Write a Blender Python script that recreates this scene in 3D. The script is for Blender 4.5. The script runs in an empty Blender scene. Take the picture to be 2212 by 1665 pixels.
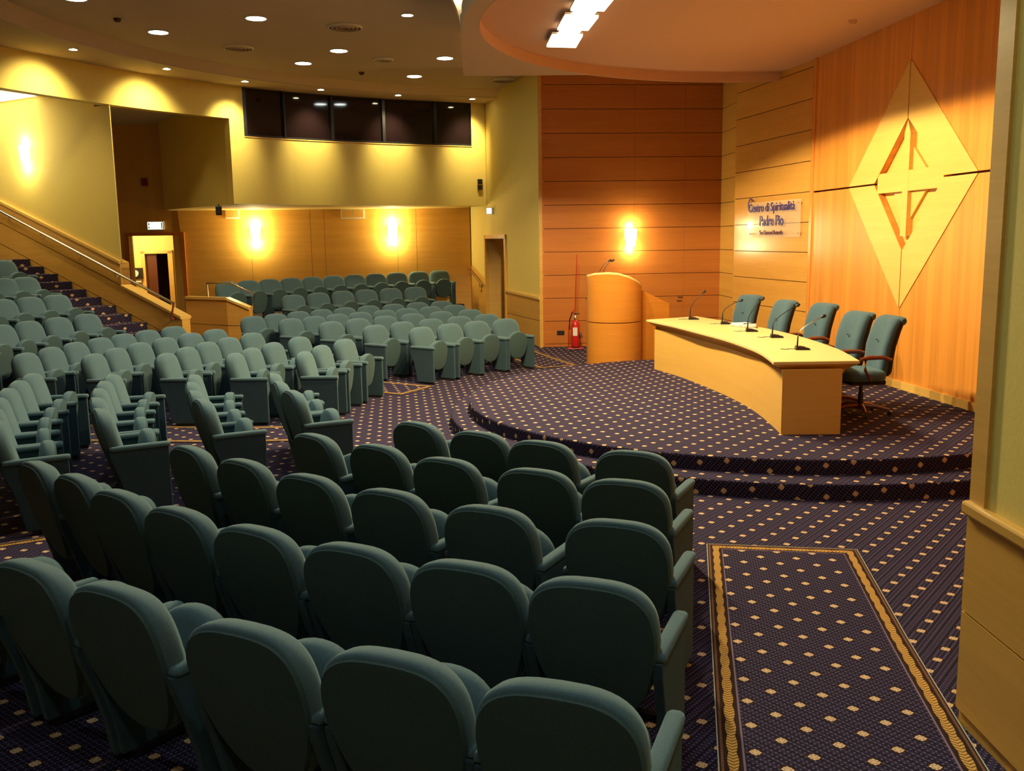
import bpy, bmesh, math, random
from mathutils import Vector, Matrix
from mathutils.geometry import tessellate_polygon
random.seed(7)
SC = bpy.context.scene
COL = SC.collection
# ------------------------------------------------------------------ camera
F, CX, CY, TH, RO, H = 2020.0, 1106.0, 832.5, 0.1553, 0.0147, 2.3
def ray(x, y):
    a, b = (x-CX)/F, (y-CY)/F
    c, s = math.cos(RO), math.sin(RO)
    X = c*a-s*b; Y = s*a+c*b
    return (X, math.cos(TH)-Y*math.sin(TH), -Y*math.cos(TH)-math.sin(TH))
def Q(x, y, z=0.0):                       # measured point of the photo that lies at height z
    d = ray(x, y); t = (z-H)/d[2]
    return Vector((d[0]*t, d[1]*t, z))
def K(x, k, z=0.0):                       # point seen in column x where one metre of height spans k pixels
    y = 516.3-(x-CX)*.0147+k*(H-z)
    return Q(x, y, z)
def W(x, y, P, R):                        # measured point on the upright plane through plan points P and R
    d = ray(x, y); n = (R[1]-P[1], -(R[0]-P[0]))
    t = (n[0]*P[0]+n[1]*P[1])/(n[0]*d[0]+n[1]*d[1])
    return Vector((d[0]*t, d[1]*t, H+d[2]*t))
cam = bpy.data.cameras.new('camera'); cam.sensor_width = 36; cam.lens = 36*F/2212
cam.clip_start = .05; cam.clip_end = 200
co = bpy.data.objects.new('camera', cam); COL.objects.link(co); SC.camera = co
c_, s_ = math.cos(RO), math.sin(RO); ct, st = math.cos(TH), math.sin(TH)
right = Vector((c_, -s_*st, -s_*ct)); down = Vector((-s_, -c_*st, -c_*ct)); fwd = Vector((0, ct, -st))
co.matrix_world = Matrix(((right.x, -down.x, -fwd.x, 0), (right.y, -down.y, -fwd.y, 0), (right.z, -down.z, -fwd.z, H), (0, 0, 0, 1)))
SC.view_settings.view_transform = 'Standard'; SC.view_settings.look = 'None'
SC.view_settings.gamma = 1; SC.view_settings.use_curve_mapping = False
SC.view_settings.exposure = 0.0
CEN = Vector((3.505, 11.832, 0))          # the seat rows are arcs about this point
def zf(x, y): return .03*max(0, math.hypot(x-CEN.x, y-CEN.y)-7)
# ------------------------------------------------------------------ materials
class NT:
    def __init__(s, name):
        s.m = bpy.data.materials.new(name); s.m.use_nodes = True
        s.t = s.m.node_tree; s.n = s.t.nodes; s.l = s.t.links
        s.b = s.n['Principled BSDF']
    def new(s, ty, **k):
        o = s.n.new(ty)
        for a, v in k.items(): setattr(o, a, v)
        return o
    def put(s, sock, v):
        if hasattr(v, 'is_linked') or isinstance(v, bpy.types.NodeSocket): s.l.new(v, sock)
        else: sock.default_value = v
    def math(s, op, a, b=0.0, c=0.0):
        o = s.new('ShaderNodeMath', operation=op)
        s.put(o.inputs[0], a); s.put(o.inputs[1], b); s.put(o.inputs[2], c)
        return o.outputs[0]
    def mix(s, f, a, b):
        o = s.new('ShaderNodeMix', data_type='RGBA')
        s.put(o.inputs[0], f); s.put(o.inputs[6], a); s.put(o.inputs[7], b)
        return o.outputs[2]
    def coords(s, kind='Object'):
        return s.new('ShaderNodeTexCoord').outputs[kind]
    def mapping(s, v, scale=(1, 1, 1), rot=(0, 0, 0), loc=(0, 0, 0)):
        o = s.new('ShaderNodeMapping'); s.l.new(v, o.inputs[0])
        o.inputs['Scale'].default_value = scale; o.inputs['Rotation'].default_value = rot; o.inputs['Location'].default_value = loc
        return o.outputs[0]
    def noise(s, v, scale, detail=3.0, rough=.5):
        o = s.new('ShaderNodeTexNoise'); s.l.new(v, o.inputs['Vector'])
        o.inputs['Scale'].default_value = scale; o.inputs['Detail'].default_value = detail; o.inputs['Roughness'].default_value = rough
        return o.outputs['Fac']
    def ramp(s, f, stops):
        o = s.new('ShaderNodeValToRGB'); s.l.new(f, o.inputs[0]); e = o.color_ramp.elements
        while len(e) < len(stops): e.new(.5)
        for i, (p, c) in enumerate(stops): e[i].position = p; e[i].color = (*c, 1)
        return o.outputs[0]
    def base(s, v, rough=.6, spec=.5, metal=0.0):
        s.put(s.b.inputs['Base Color'], v if not isinstance(v, tuple) else (*v[:3], 1))
        s.b.inputs['Roughness'].default_value = rough; s.b.inputs['Metallic'].default_value = metal
        s.b.inputs['Specular IOR Level'].default_value = spec
        return s.m
    def bump(s, h, strength, dist):
        o = s.new('ShaderNodeBump'); o.inputs['Strength'].default_value = strength; o.inputs['Distance'].default_value = dist
        s.l.new(h, o.inputs['Height']); s.l.new(o.outputs[0], s.b.inputs['Normal'])
def plain(name, col, rough=.5, spec=.5, metal=0.0): 
    t = NT(name); v = t.coords(); n = t.noise(v, 9, 2)
    d = tuple(c*.86 for c in col)
    return t.base(t.mix(n, (*d, 1), (*col, 1)), rough, spec, metal)
def emit(name, col, strength):
    t = NT(name); t.base((.8, .8, .8), .4)
    t.b.inputs['Emission Color'].default_value = (*col, 1); t.b.inputs['Emission Strength'].default_value = strength
    return t.m
def fabric(name, a, b, sheen=.25):
    t = NT(name); v = t.coords()
    n = t.noise(v, 210, 2, .8); n2 = t.noise(v, 6, 2)
    f = t.math('MULTIPLY_ADD', n2, .3, t.math('MULTIPLY_ADD', n, 1.9, -.60))
    m = t.base(t.mix(f, (*[q*.86 for q in a], 1), (*[q*1.10 for q in b], 1)), .92, .15)
    t.b.inputs['Sheen Weight'].default_value = sheen; t.b.inputs['Sheen Roughness'].default_value = .6
    t.b.inputs['Sheen Tint'].default_value = (.6, .85, .8, 1)
    t.bump(t.noise(v, 320, 2), .35, .002)
    return m
def wood(name, a, b, grain='h', rough=.32, spec=.45, stripes=0.0):
    t = NT(name); v = t.coords()
    sc = {'h': (1.2, 1.2, 26), 'v': (22, 22, .9)}[grain]
    mp = t.mapping(v, sc)
    n = t.noise(mp, 1.6, 6, .62); n2 = t.noise(t.mapping(v, tuple(q*.16 for q in sc)), 2.0, 3)
    f = t.math('MULTIPLY_ADD', n2, .55, t.math('MULTIPLY', n, .5))
    col = t.ramp(f, [(.25, a), (.75, b)])
    if stripes:
        sp = t.new('ShaderNodeSeparateXYZ'); t.l.new(v, sp.inputs[0])
        w = t.noise(t.mapping(v, (0, 5.5, 0)), 1.0, 1)
        col = t.mix(t.math('MULTIPLY', t.math('GREATER_THAN', w, .52), stripes), col, (*[q*1.5 for q in b], 1))
    return t.base(col, rough, spec)
def carpet(name, rot, off=(0, 0)):
    t = NT(name)
    v = t.mapping(t.coords('UV'), (1, 1, 1), (0, 0, math.radians(rot)), (off[0], off[1], 0))
    def lattice(period, ox=0.0):
        q = t.mapping(v, (1/period,)*3, loc=(ox, ox, 0))
        s = t.new('ShaderNodeSeparateXYZ'); t.l.new(q, s.inputs[0])
        fx = t.math('SUBTRACT', t.math('FRACT', s.outputs[0]), .5); fy = t.math('SUBTRACT', t.math('FRACT', s.outputs[1]), .5)
        d = t.math('SQRT', t.math('ADD', t.math('MULTIPLY', fx, fx), t.math('MULTIPLY', fy, fy)))
        return fx, fy, t.math('MULTIPLY', d, period)
    fx, fy, d = lattice(.176)
    _, _, d2 = lattice(.0252)
    sx, _, _ = lattice(.044)
    an = t.math('ARCTAN2', fy, fx)
    pet = t.math('MULTIPLY_ADD', t.math('COSINE', t.math('MULTIPLY', an, 8.0)), .0018, t.math('MULTIPLY_ADD', t.math('COSINE', t.math('MULTIPLY', an, 4.0)), -.0018, .0242))
    med = t.math('LESS_THAN', d, pet)
    hole = t.math('MULTIPLY', t.math('GREATER_THAN', t.math('COSINE', t.math('MULTIPLY_ADD', an, 8.0, math.pi)), .55),
                  t.math('MULTIPLY', t.math('GREATER_THAN', d, .009), t.math('LESS_THAN', d, .019)))
    dot = t.math('LESS_THAN', d2, .0052)
    rim = t.math('MULTIPLY', t.math('LESS_THAN', d, .033), t.math('SUBTRACT', 1.0, med))
    n = t.noise(v, 260, 2)
    base = t.mix(n, (.008, .006, .014, 1), (.022, .016, .036, 1))
    base = t.mix(t.math('MULTIPLY', t.math('LESS_THAN', t.math('ABSOLUTE', sx), .16), .55), base, (.060, .034, .085, 1))
    base = t.mix(dot, base, (.12, .10, .17, 1))
    base = t.mix(rim, base, (.035, .012, .010, 1))
    gold = t.mix(n, (.52, .32, .16, 1), (.86, .62, .39, 1))
    col = t.mix(med, base, t.mix(hole, gold, (.16, .07, .03, 1)))
    m = t.base(col, .97, .1)
    t.bump(t.noise(v, 500, 1), .4, .003)
    return m
M = {}
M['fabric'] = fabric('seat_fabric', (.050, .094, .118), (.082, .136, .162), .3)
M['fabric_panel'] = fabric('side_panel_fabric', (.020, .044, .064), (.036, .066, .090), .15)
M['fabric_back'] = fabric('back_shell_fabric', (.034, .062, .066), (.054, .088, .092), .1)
M['suede'] = fabric('office_suede', (.035, .072, .105), (.078, .135, .185), .3)
M['suede_dark'] = fabric('office_side_fabric', (.018, .012, .014), (.034, .024, .026), .1)
M['black'] = plain('black_plastic', (.012, .012, .013), .4)
M['carpet'] = carpet('carpet', 38.0)
M['carpet_run'] = carpet('carpet_runner', 45.0)
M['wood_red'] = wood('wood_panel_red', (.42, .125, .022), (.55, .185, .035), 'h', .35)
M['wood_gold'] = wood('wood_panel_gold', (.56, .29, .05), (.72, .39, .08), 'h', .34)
M['wood_stage'] = wood('wood_panel_stage', (.60, .28, .05), (.74, .37, .075), 'h', .24)
M['wood_vert'] = wood('wood_panel_vertical', (.56, .20, .028), (.78, .31, .055), 'v', .3, .45, .16)
M['wood_light'] = wood('wood_relief_light', (.70, .40, .09), (.82, .50, .13), 'h', .35)
M['wood_table'] = wood('wood_table_top', (.80, .60, .24), (.90, .70, .30), 'h', .3)
M['wood_body'] = wood('wood_table_body', (.72, .39, .075), (.82, .47, .11), 'h', .33)
M['wood_lectern'] = wood('wood_lectern', (.48, .165, .018), (.62, .235, .03), 'h', .3)
M['wood_door'] = wood('wood_door', (.10, .028, .012), (.15, .04, .018), 'v', .3)
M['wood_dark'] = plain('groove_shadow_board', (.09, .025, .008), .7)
M['wood_brown'] = wood('wood_panel_brown', (.60, .34, .07), (.70, .41, .10), 'v', .5)
M['mahogany'] = plain('mahogany', (.22, .05, .022), .25)
def paper(name, a, b):
    t = NT(name); v = t.coords(); n = t.noise(v, 40, 4, .7)
    m = t.base(t.mix(n, (*a, 1), (*b, 1)), .75, .2); t.bump(n, .25, .004); return m
M['yellow'] = paper('wall_paper_yellow', (.70, .51, .12), (.80, .62, .17))
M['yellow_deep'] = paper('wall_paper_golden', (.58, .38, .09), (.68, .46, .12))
M['ceiling'] = paper('ceiling_plaster', (.50, .37, .25), (.55, .41, .28))
M['fascia'] = paper('fascia_plaster', (.60, .43, .27), (.66, .48, .31))
M['ceiling_stage'] = paper('ceiling_plaster_stage', (.62, .37, .25), (.66, .40, .28))
M['ceiling_white'] = paper('ceiling_white', (.72, .66, .48), (.76, .70, .52))
M['chrome'] = plain('brushed_metal', (.75, .70, .62), .22, .5, 1.0)
M['white'] = plain('white_plastic', (.75, .73, .66), .5)
M['paper'] = plain('white_paper', (.9, .9, .82), .8)
M['red'] = plain('red_paint', (.55, .015, .012), .3)
M['red_dark'] = plain('red_alarm_plastic', (.22, .004, .02), .4)
M['green'] = plain('green_sign_print', (.0, .16, .05), .5)
M['ink'] = plain('blue_lettering', (.030, .016, .20), .4)
M['ink_red'] = plain('maroon_lettering', (.12, .02, .06), .4)
t = NT('dark_window_glass'); t.base((.012, .006, .007), .06, .6); M['glass'] = t.m
t = NT('acrylic_plate'); t.base((.95, .85, .7), .08, .5); t.b.inputs['Transmission Weight'].default_value = 0.0; t.b.inputs['Alpha'].default_value = .16; M['acrylic'] = t.m
M['e_cool'] = emit('lamp_cool', (.90, 1.0, .95), 22)
M['e_warm'] = emit('lamp_warm', (1.0, .90, .60), 30)
M['e_sconce'] = emit('sconce_glass', (1.0, .86, .42), 16)
M['e_panel'] = emit('light_panel', (1.0, .90, .62), 2.2)
M['e_exit'] = emit('exit_sign_face', (.85, 1.0, .75), 1.6)
M['e_tray'] = emit('ceiling_light_tray', (1.0, .95, .72), 3.0)
# ------------------------------------------------------------------ mesh helpers
class MB:
    def __init__(s): s.v = []; s.f = []; s.uv = None
    def add(s, vs, fs):
        o = len(s.v); s.v += [tuple(p) for p in vs]; s.f += [tuple(i+o for i in f) for f in fs]; return s
    def box(s, c, h, rz=0.0, ry=0.0, rx=0.0):
        R = Matrix.Rotation(rz, 3, 'Z') @ Matrix.Rotation(ry, 3, 'Y') @ Matrix.Rotation(rx, 3, 'X')
        vs = [Vector(c)+R @ Vector((sx*h[0], sy*h[1], sz*h[2])) for sx in (-1, 1) for sy in (-1, 1) for sz in (-1, 1)]
        return s.add(vs, [(0, 1, 3, 2), (4, 6, 7, 5), (0, 4, 5, 1), (2, 3, 7, 6), (0, 2, 6, 4), (1, 5, 7, 3)])
    def loft(s, rings, cap=True, closed=True, concave=False):
        n = len(rings[0]); o = len(s.v)
        for r in rings: s.v += [tuple(p) for p in r]
        for i in range(len(rings)-1):
            for j in range(n if closed else n-1):
                k = (j+1) % n
                s.f.append((o+i*n+j, o+i*n+k, o+(i+1)*n+k, o+(i+1)*n+j))
        if cap:
            for base, rg in ((o, rings[0]), (o+(len(rings)-1)*n, rings[-1])):
                if n > 4 and concave:
                    for t in tessellate_polygon([[Vector(p) for p in rg]]): s.f.append(tuple(base+j for j in t))
                else: s.f.append(tuple(base+j for j in range(n)))
        return s
    def tube(s, pts, r, n=10, cap=True):
        pts = [Vector(p) for p in pts]; rs = r if isinstance(r, (list, tuple)) else [r]*len(pts); rings = []
        up = Vector((0, 0, 1))
        for i, p in enumerate(pts):
            d = (pts[min(i+1, len(pts)-1)]-pts[max(i-1, 0)]).normalized()
            a = d.cross(up) if abs(d.z) < .95 else d.cross(Vector((0, 1, 0))); a.normalize(); b = a.cross(d).normalized()
            rings.append([p+a*math.cos(q)*rs[i]+b*math.sin(q)*rs[i] for q in [2*math.pi*j/n for j in range(n)]])
        return s.loft(rings, cap)
    def lathe(s, prof, c=(0, 0, 0), n=24):
        return s.loft([[(c[0]+r*math.cos(2*math.pi*j/n), c[1]+r*math.sin(2*math.pi*j/n), c[2]+z) for j in range(n)] for r, z in prof], cap=False)
    def prism(s, pts, ext):                 # planar polygon pushed along ext
        e = Vector(ext); n = len(pts); a = [Vector(p) for p in pts]
        return s.loft([a, [p+e for p in a]], concave=True)
def tag(o, label=None, cat=None, group=None, kind=None):
    if label: o['label'] = label
    if cat: o['category'] = cat
    if group: o['group'] = group
    if kind: o['kind'] = kind
    return o
def mesh(name, mb, mat, parent=None, smooth=False, bevel=0.0, sub=0, angle=None, uv=None):
    me = bpy.data.meshes.new(name); me.from_pydata(mb.v, [], mb.f); me.validate()
    bm = bmesh.new(); bm.from_mesh(me); bmesh.ops.recalc_face_normals(bm, faces=bm.faces)
    if uv:
        L = bm.loops.layers.uv.new('UVMap')
        for f in bm.faces:
            for l in f.loops: l[L].uv = uv(l.vert.co, f.normal)
    bm.to_mesh(me); bm.free()
    me.materials.append(mat)
    o = bpy.data.objects.new(name, me); COL.objects.link(o)
    if smooth:
        for p in me.polygons: p.use_smooth = True
        if angle is None: angle = 40
        try: me.set_sharp_from_angle(angle=math.radians(angle))
        except Exception: pass
    if bevel:
        b = o.modifiers.new('bevel', 'BEVEL'); b.width = bevel; b.segments = 2; b.limit_method = 'ANGLE'; b.angle_limit = math.radians(40)
    if sub:
        b = o.modifiers.new('subsurf', 'SUBSURF'); b.levels = sub; b.render_levels = sub
    if parent: o.parent = parent
    return o
def empty(name, loc=(0, 0, 0), rz=0.0, label=None, cat=None, group=None):
    o = bpy.data.objects.new(name, None); COL.objects.link(o); o.empty_display_size = .1
    o.location = loc; o.rotation_euler = (0, 0, rz)
    return tag(o, label, cat, group)
def struct(name, mb, mat, **k):
    o = mesh(name, mb, mat, **k)
    if not k.get('parent'): o['kind'] = 'structure'
    return o
def dup(o, parent=None):
    c = o.copy(); COL.objects.link(c)
    if parent: c.parent = parent
    for ch in list(o.children): dup(ch, c)
    return c
uvxy = lambda co, n: (co.x, co.y)
def light(kind, name, loc, power, col=(1, 1, 1), target=None, size=.1, spot=60, blend=.3):
    d = bpy.data.lights.new(name, kind); d.energy = power; d.color = col
    if kind == 'SPOT': d.spot_size = math.radians(spot); d.spot_blend = blend; d.shadow_soft_size = size
    elif kind == 'AREA': d.size = size
    else: d.shadow_soft_size = size
    o = bpy.data.objects.new(name, d); COL.objects.link(o); o.location = loc
    if target is not None: o.rotation_euler = (Vector(target)-Vector(loc)).to_track_quat('-Z', 'Y').to_euler()
    return o
SEATS={'A1':[(-0.734,7.207,0.0),(-0.239,6.81,0.0),(0.21,6.453,0.0),(0.81,6.104,0.0)],
'A2':[(-1.457,6.786,0.002),(-0.931,6.392,0.001),(-0.424,5.959,0.002),(0.147,5.638,0.001),(0.661,5.341,0.003)],
'A3':[(-2.205,6.293,0.029),(-1.724,5.881,0.028),(-1.218,5.464,0.028),(-0.686,5.095,0.028),(-0.12,4.736,0.029),(0.514,4.459,0.029)],
'A4':[(-2.989,5.763,0.057),(-2.587,5.426,0.055),(-2.178,5.047,0.056),(-1.727,4.695,0.055),(-1.239,4.352,0.056),(-0.723,4.064,0.055),(-0.2,3.813,0.055),(0.312,3.587,0.055)],
'A5':[(-2.045,3.809,0.083),(-1.562,3.521,0.082),(-0.942,3.124,0.083),(-0.399,2.88,0.083),(0.132,2.642,0.084),(-2.564,4.175,0.083)],
'B1':[(-2.583,10.071,0.0),(-2.365,9.444,0.0),(-2.093,8.861,0.0)],
'B2':[(-3.433,10.004,0.005),(-3.269,9.452,0.005),(-3.05,8.886,0.006),(-2.806,8.385,0.006)],
'B3':[(-4.288,9.942,0.031),(-4.159,9.433,0.031),(-3.996,8.938,0.031),(-3.772,8.386,0.032),(-3.484,7.807,0.032)],
'B4':[(-5.14,9.919,0.056),(-5.01,9.395,0.056),(-4.844,8.872,0.056),(-4.626,8.31,0.056),(-4.368,7.768,0.056),(-4.074,7.242,0.056)],
'C1':[(-2.443,13.599,0.0),(-2.622,12.81,0.0),(-2.694,12.082,0.0)],
'C2':[(-3.187,13.99,0.001),(-3.4,13.249,0.001),(-3.521,12.575,0.002),(-3.571,11.993,0.002)],
'C3':[(-4.016,14.435,0.029),(-4.194,13.8,0.028),(-4.316,13.192,0.028),(-4.39,12.567,0.028),(-4.412,11.866,0.028)],
'C4':[(-4.732,14.888,0.054),(-4.922,14.307,0.054),(-5.083,13.663,0.053),(-5.195,12.995,0.053),(-5.255,12.346,0.053),(-5.267,11.709,0.053)],
'C5':[(-5.516,15.241,0.079),(-5.716,14.644,0.079),(-5.866,14.08,0.079),(-5.98,13.527,0.079),(-6.064,12.931,0.079),(-6.111,12.326,0.079),(-6.12,11.7,0.079)],
'D1':[(-1.48,15.359,0.0),(-1.049,15.895,0.0),(-0.605,16.341,0.0),(-0.1,16.751,0.0)],
'D2':[(-2.307,15.826,0.002),(-1.906,16.393,0.002),(-1.45,16.921,0.003),(-0.958,17.391,0.004),(-0.457,17.784,0.005)],
'D3':[(-3.146,16.318,0.031),(-2.766,16.858,0.031),(-2.34,17.369,0.032),(-1.871,17.845,0.032),(-1.36,18.282,0.032),(-0.81,18.68,0.033)],
'D4':[(-3.952,16.761,0.058),(-3.623,17.213,0.058),(-3.278,17.645,0.058),(-2.912,18.063,0.058),(-2.496,18.502,0.059),(-2.092,18.881,0.06),(-1.647,19.268,0.061),(-1.17,19.647,0.063)],
'D5':[(-4.725,17.108,0.083),(-4.431,17.609,0.084),(-4.107,18.085,0.086),(-3.752,18.544,0.087),(-3.37,18.977,0.087),(-2.946,19.402,0.088),(-2.481,19.813,0.089),(-2.008,20.176,0.09),(-1.508,20.512,0.091)],
'T1':[(-6.72,14.809,0.335),(-6.882,14.186,0.335),(-7.005,13.551,0.335),(-7.085,12.96,0.335),(-7.13,12.395,0.335)],
'T2':[(-7.459,15.402,0.615),(-7.621,14.858,0.615),(-7.757,14.305,0.615),(-7.865,13.748,0.615)],
'T3':[(-8.212,15.92,0.895),(-8.352,15.495,0.895),(-8.507,14.95,0.895)],
'T4':[(-8.914,16.564,1.175),(-9.104,16.031,1.175)],
'E1':[(-4.531,19.528,0.33),(-4.142,20.173,0.33),(-3.714,20.753,0.33),(-3.267,21.199,0.33),(-2.77,21.668,0.33),(-2.242,22.064,0.33)],
'E2':[(-5.864,19.439,0.625),(-5.559,19.94,0.625),(-5.235,20.452,0.625),(-4.889,20.973,0.625),(-4.524,21.48,0.625),(-4.139,21.99,0.625),(-3.732,22.508,0.625),(-3.301,23.04,0.625),(-2.849,23.574,0.625),(-2.361,24.169,0.625),(-1.866,24.684,0.625)]}
# ------------------------------------------------------------------ the room shell
# floor: a shallow cone that rises away from the stage
mb = MB(); NR, NA = 26, 72
rr = [0.01]+[7.0]+[7+.75*i for i in range(1, 26)]
for r in rr:
    for j in range(NA):
        a = 2*math.pi*j/NA; mb.v.append((CEN.x+r*math.cos(a), CEN.y+r*math.sin(a), .03*max(0, r-7)))
for i in range(len(rr)-1):
    for j in range(NA):
        k = (j+1) % NA; mb.f.append((i*NA+j, i*NA+k, (i+1)*NA+k, (i+1)*NA+j))
struct('floor', mb, M['carpet'], uv=uvxy)
# stage: two carpeted circular steps
def disc_step(cx, cy, R, z0, z1):
    mb = MB(); n = 128
    mb.loft([[(cx+R*math.cos(2*math.pi*j/n), cy+R*math.sin(2*math.pi*j/n), z) for j in range(n)] for z in (z0, z1-.02)], cap=False)
    o = len(mb.v)
    mb.loft([[(cx+(R+dr)*math.cos(2*math.pi*j/n), cy+(R+dr)*math.sin(2*math.pi*j/n), z) for j in range(n)] for dr, z in ((0, z1-.02), (-.006, z1-.006), (-.02, z1))], cap=False)
    mb.f.append(tuple(range(len(mb.v)-n, len(mb.v))))
    def uv(co, nn):
        if abs(nn.z) > .7: return (co.x, co.y)
        return (math.atan2(co.y-cy, co.x-cx)*R+.07, co.z+.045)
    return mb, uv
mb, uv = disc_step(3.10, 11.90, 3.65, -.05, .284); struct('floor_stage', mb, M['carpet'], uv=uv)
mb, uv = disc_step(3.155, 11.84, 3.935, -.05, .144); struct('floor_stage_step', mb, M['carpet'], uv=uv)
# raised tiers behind the rows
def tier(name, a0, a1, r0, r1, z):
    mb = MB(); n = 24; A = [math.radians(a0+(a1-a0)*j/n) for j in range(n+1)]
    P = [(CEN.x+r0*math.cos(a), CEN.y+r0*math.sin(a)) for a in A]+[(CEN.x+r1*math.cos(a), CEN.y+r1*math.sin(a)) for a in A[::-1]]
    mb.loft([[(x, y, zz) for x, y in P] for zz in (-.02, z)])
    struct(name, mb, M['carpet'], uv=lambda co, nn: (co.x, co.y) if abs(nn.z) > .7 else (math.hypot(co.x, co.y)*.9, co.z))
for i in range(5):
    tier('floor_tier', 158.4-.9*i, 190, 10.15+.88*i, 15.6, .335+.28*i)
# stair beside the wooden ramp wall, two steps to a row
for i in range(13):
    r0 = 10.0+.44*i+.12; z = .11+.148*(i+1)
    mb = MB(); 
    A = [math.radians(q) for q in (150.4, 153, 156, 158.2-.45*max(0, i-1))]
    P = [(CEN.x+r0*math.cos(a), CEN.y+r0*math.sin(a)) for a in A]+[(CEN.x+16*math.cos(a), CEN.y+16*math.sin(a)) for a in A[::-1]]
    mb.loft([[(x, y, zz) for x, y in P] for zz in (-.02+.148*i, z)])
    struct('floor_stair_step', mb, M['carpet'], uv=lambda co, nn: (co.x, co.y) if abs(nn.z) > .7 else (math.hypot(co.x, co.y), co.z))
# back right tiers (two rows)
def poly_tier(name, pts, z):
    mb = MB(); mb.loft([[(p[0], p[1], zz) for p in pts] for zz in (-.02, z)], concave=True)
    struct(name, mb, M['carpet'], uv=lambda co, nn: (co.x, co.y) if abs(nn.z) > .7 else (co.x, co.z))
# --- wood panelled walls with shadow gaps
def panelled(name, P, R, z0, z1, levels, mat, n, thick=.05, gap=.012, seams=(), back=True):
    """P, R plan points; n outward (room side) unit normal; panels between the levels"""
    P = Vector((P[0], P[1], 0)); R = Vector((R[0], R[1], 0)); n = Vector((n[0], n[1], 0)).normalized()
    lv = [z0]+[l for l in levels if z0 < l < z1]+[z1]; u = (R-P); L = u.length; u.normalize()
    cuts = [0]+[s for s in seams]+[L]
    mb = MB()
    for i in range(len(lv)-1):
        for j in range(len(cuts)-1):
            a = P+u*(cuts[j]+(gap*.12 if j else 0)); b = P+u*(cuts[j+1]-(gap*.12 if j < len(cuts)-2 else 0))
            za = lv[i]+(gap/2 if i else 0); zb = lv[i+1]-(gap/2 if i < len(lv)-2 else 0)
            mb.loft([[a+Vector((0, 0, za)), b+Vector((0, 0, za)), b+Vector((0, 0, zb)), a+Vector((0, 0, zb))],
                     [a+Vector((0, 0, za))-n*thick, b+Vector((0, 0, za))-n*thick, b+Vector((0, 0, zb))-n*thick, a+Vector((0, 0, zb))-n*thick]])
    o = struct(name, mb, mat)
    if back:
        q = MB(); a = P-n*(thick*.35); b = R-n*(thick*.35)
        q.loft([[a+Vector((0, 0, z0)), b+Vector((0, 0, z0)), b+Vector((0, 0, z1)), a+Vector((0, 0, z1))],
                [a+Vector((0, 0, z0))-n*.15, b+Vector((0, 0, z0))-n*.15, b+Vector((0, 0, z1))-n*.15, a+Vector((0, 0, z1))-n*.15]])
        mesh('backing_board', q, M['wood_dark'], o)
    return o
LV = [1.058-.48*2+.48*i for i in range(0, 14)]
W1 = Q(1169, 747, .063); B2 = Q(1553.5, 637, 1.058)
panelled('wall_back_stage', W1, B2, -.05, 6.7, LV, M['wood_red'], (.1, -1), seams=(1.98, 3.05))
P1 = Q(1583, 651, 1.058); P2 = Q(1749, 675, 1.058)
RT = K(1587, 108.3); u = (RT-Vector((B2.x, B2.y, 0))).normalized(); RE = Vector((B2.x, B2.y, 0))+u*1.9
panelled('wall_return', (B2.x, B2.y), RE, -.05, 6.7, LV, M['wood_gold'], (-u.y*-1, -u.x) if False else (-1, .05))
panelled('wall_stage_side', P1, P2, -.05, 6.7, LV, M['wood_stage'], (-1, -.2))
q = MB(); q.box(((P1.x+.30), P1.y+.03, 3.3), (.30, .02, 3.35), rz=0); struct('trim_stage_side_end', q, M['wood_gold'])
# right stage wall, vertical grain, with one long horizontal and one vertical shadow gap
DA = Vector((4.80, 15.09, 0)); DB = Q(2137, 898, .284); DB.z = 0
ud = (DB-DA).normalized(); DE = DA+ud*11.2; nd = Vector((ud.y, -ud.x, 0))
if nd.x > 0: nd = -nd
DWp = lambda x, y: W(x, y, DA, DB)
zg = 2.965
vseam = (DWp(1964, 255)-DA); vs = Vector((vseam.x, vseam.y, 0)).length
ho = lambda p: (up_(p)-DA).dot(ud)
def up_(p): return Vector((p[0], p[1], 0))
def D3(x, z, d=0.0): p = DA+ud*x+nd*d; return Vector((p.x, p.y, z))
V_t, V_l, V_b, V_r = DWp(1967, 130), DWp(1835, 406), DWp(1944, 665), DWp(2113, 388)
I_t, I_l, I_b, I_r = DWp(1963, 255), DWp(1890, 403), DWp(1950, 540), DWp(2041, 384)
X = {k_: (ho(p), p.z) for k_, p in dict(t=V_t, l=V_l, b=V_b, r=V_r, it=I_t, il=I_l, ib=I_b, ir=I_r).items()}
xc = (X['t'][0]+X['b'][0]+X['it'][0]+X['ib'][0])/4; zc = zg
for k_ in ('t', 'it', 'b', 'ib'): X[k_] = (xc, X[k_][1])
for k_ in ('l', 'il', 'r', 'ir'): X[k_] = (X[k_][0], zc)
LD = (DE-DA).length; hg = .014; q = MB(); vg = .006
for sgn, zend, tip in ((1, 6.7, X['it']), (-1, .10, X['ib'])):
    for xa, xi in ((0, X['il'][0]), (LD, X['ir'][0])):
        s1 = 1 if xa > xc else -1; z_ = zg+sgn*hg
        q.prism([D3(xa, z_), D3(xi, z_), D3(xc+s1*vg, tip[1]), D3(xc+s1*vg, zend), D3(xa, zend)], -nd*.11)
struct('wall_stage_right', q, M['wood_vert'])
q = MB(); q.prism([D3(0, .1, -.09), D3(LD, .1, -.09), D3(LD, 6.7, -.09), D3(0, 6.7, -.09)], -nd*.06); struct('wall_stage_right_backing', q, M['wood_dark'])
q = MB(); q.prism([P2+Vector((-.012, 0, -1.2)), P2+Vector((-.012, 0, 5.5)), P2+Vector((-.045, -.16, 5.5)), P2+Vector((-.045, -.16, -1.2))], (.2, 0, 0))
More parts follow.
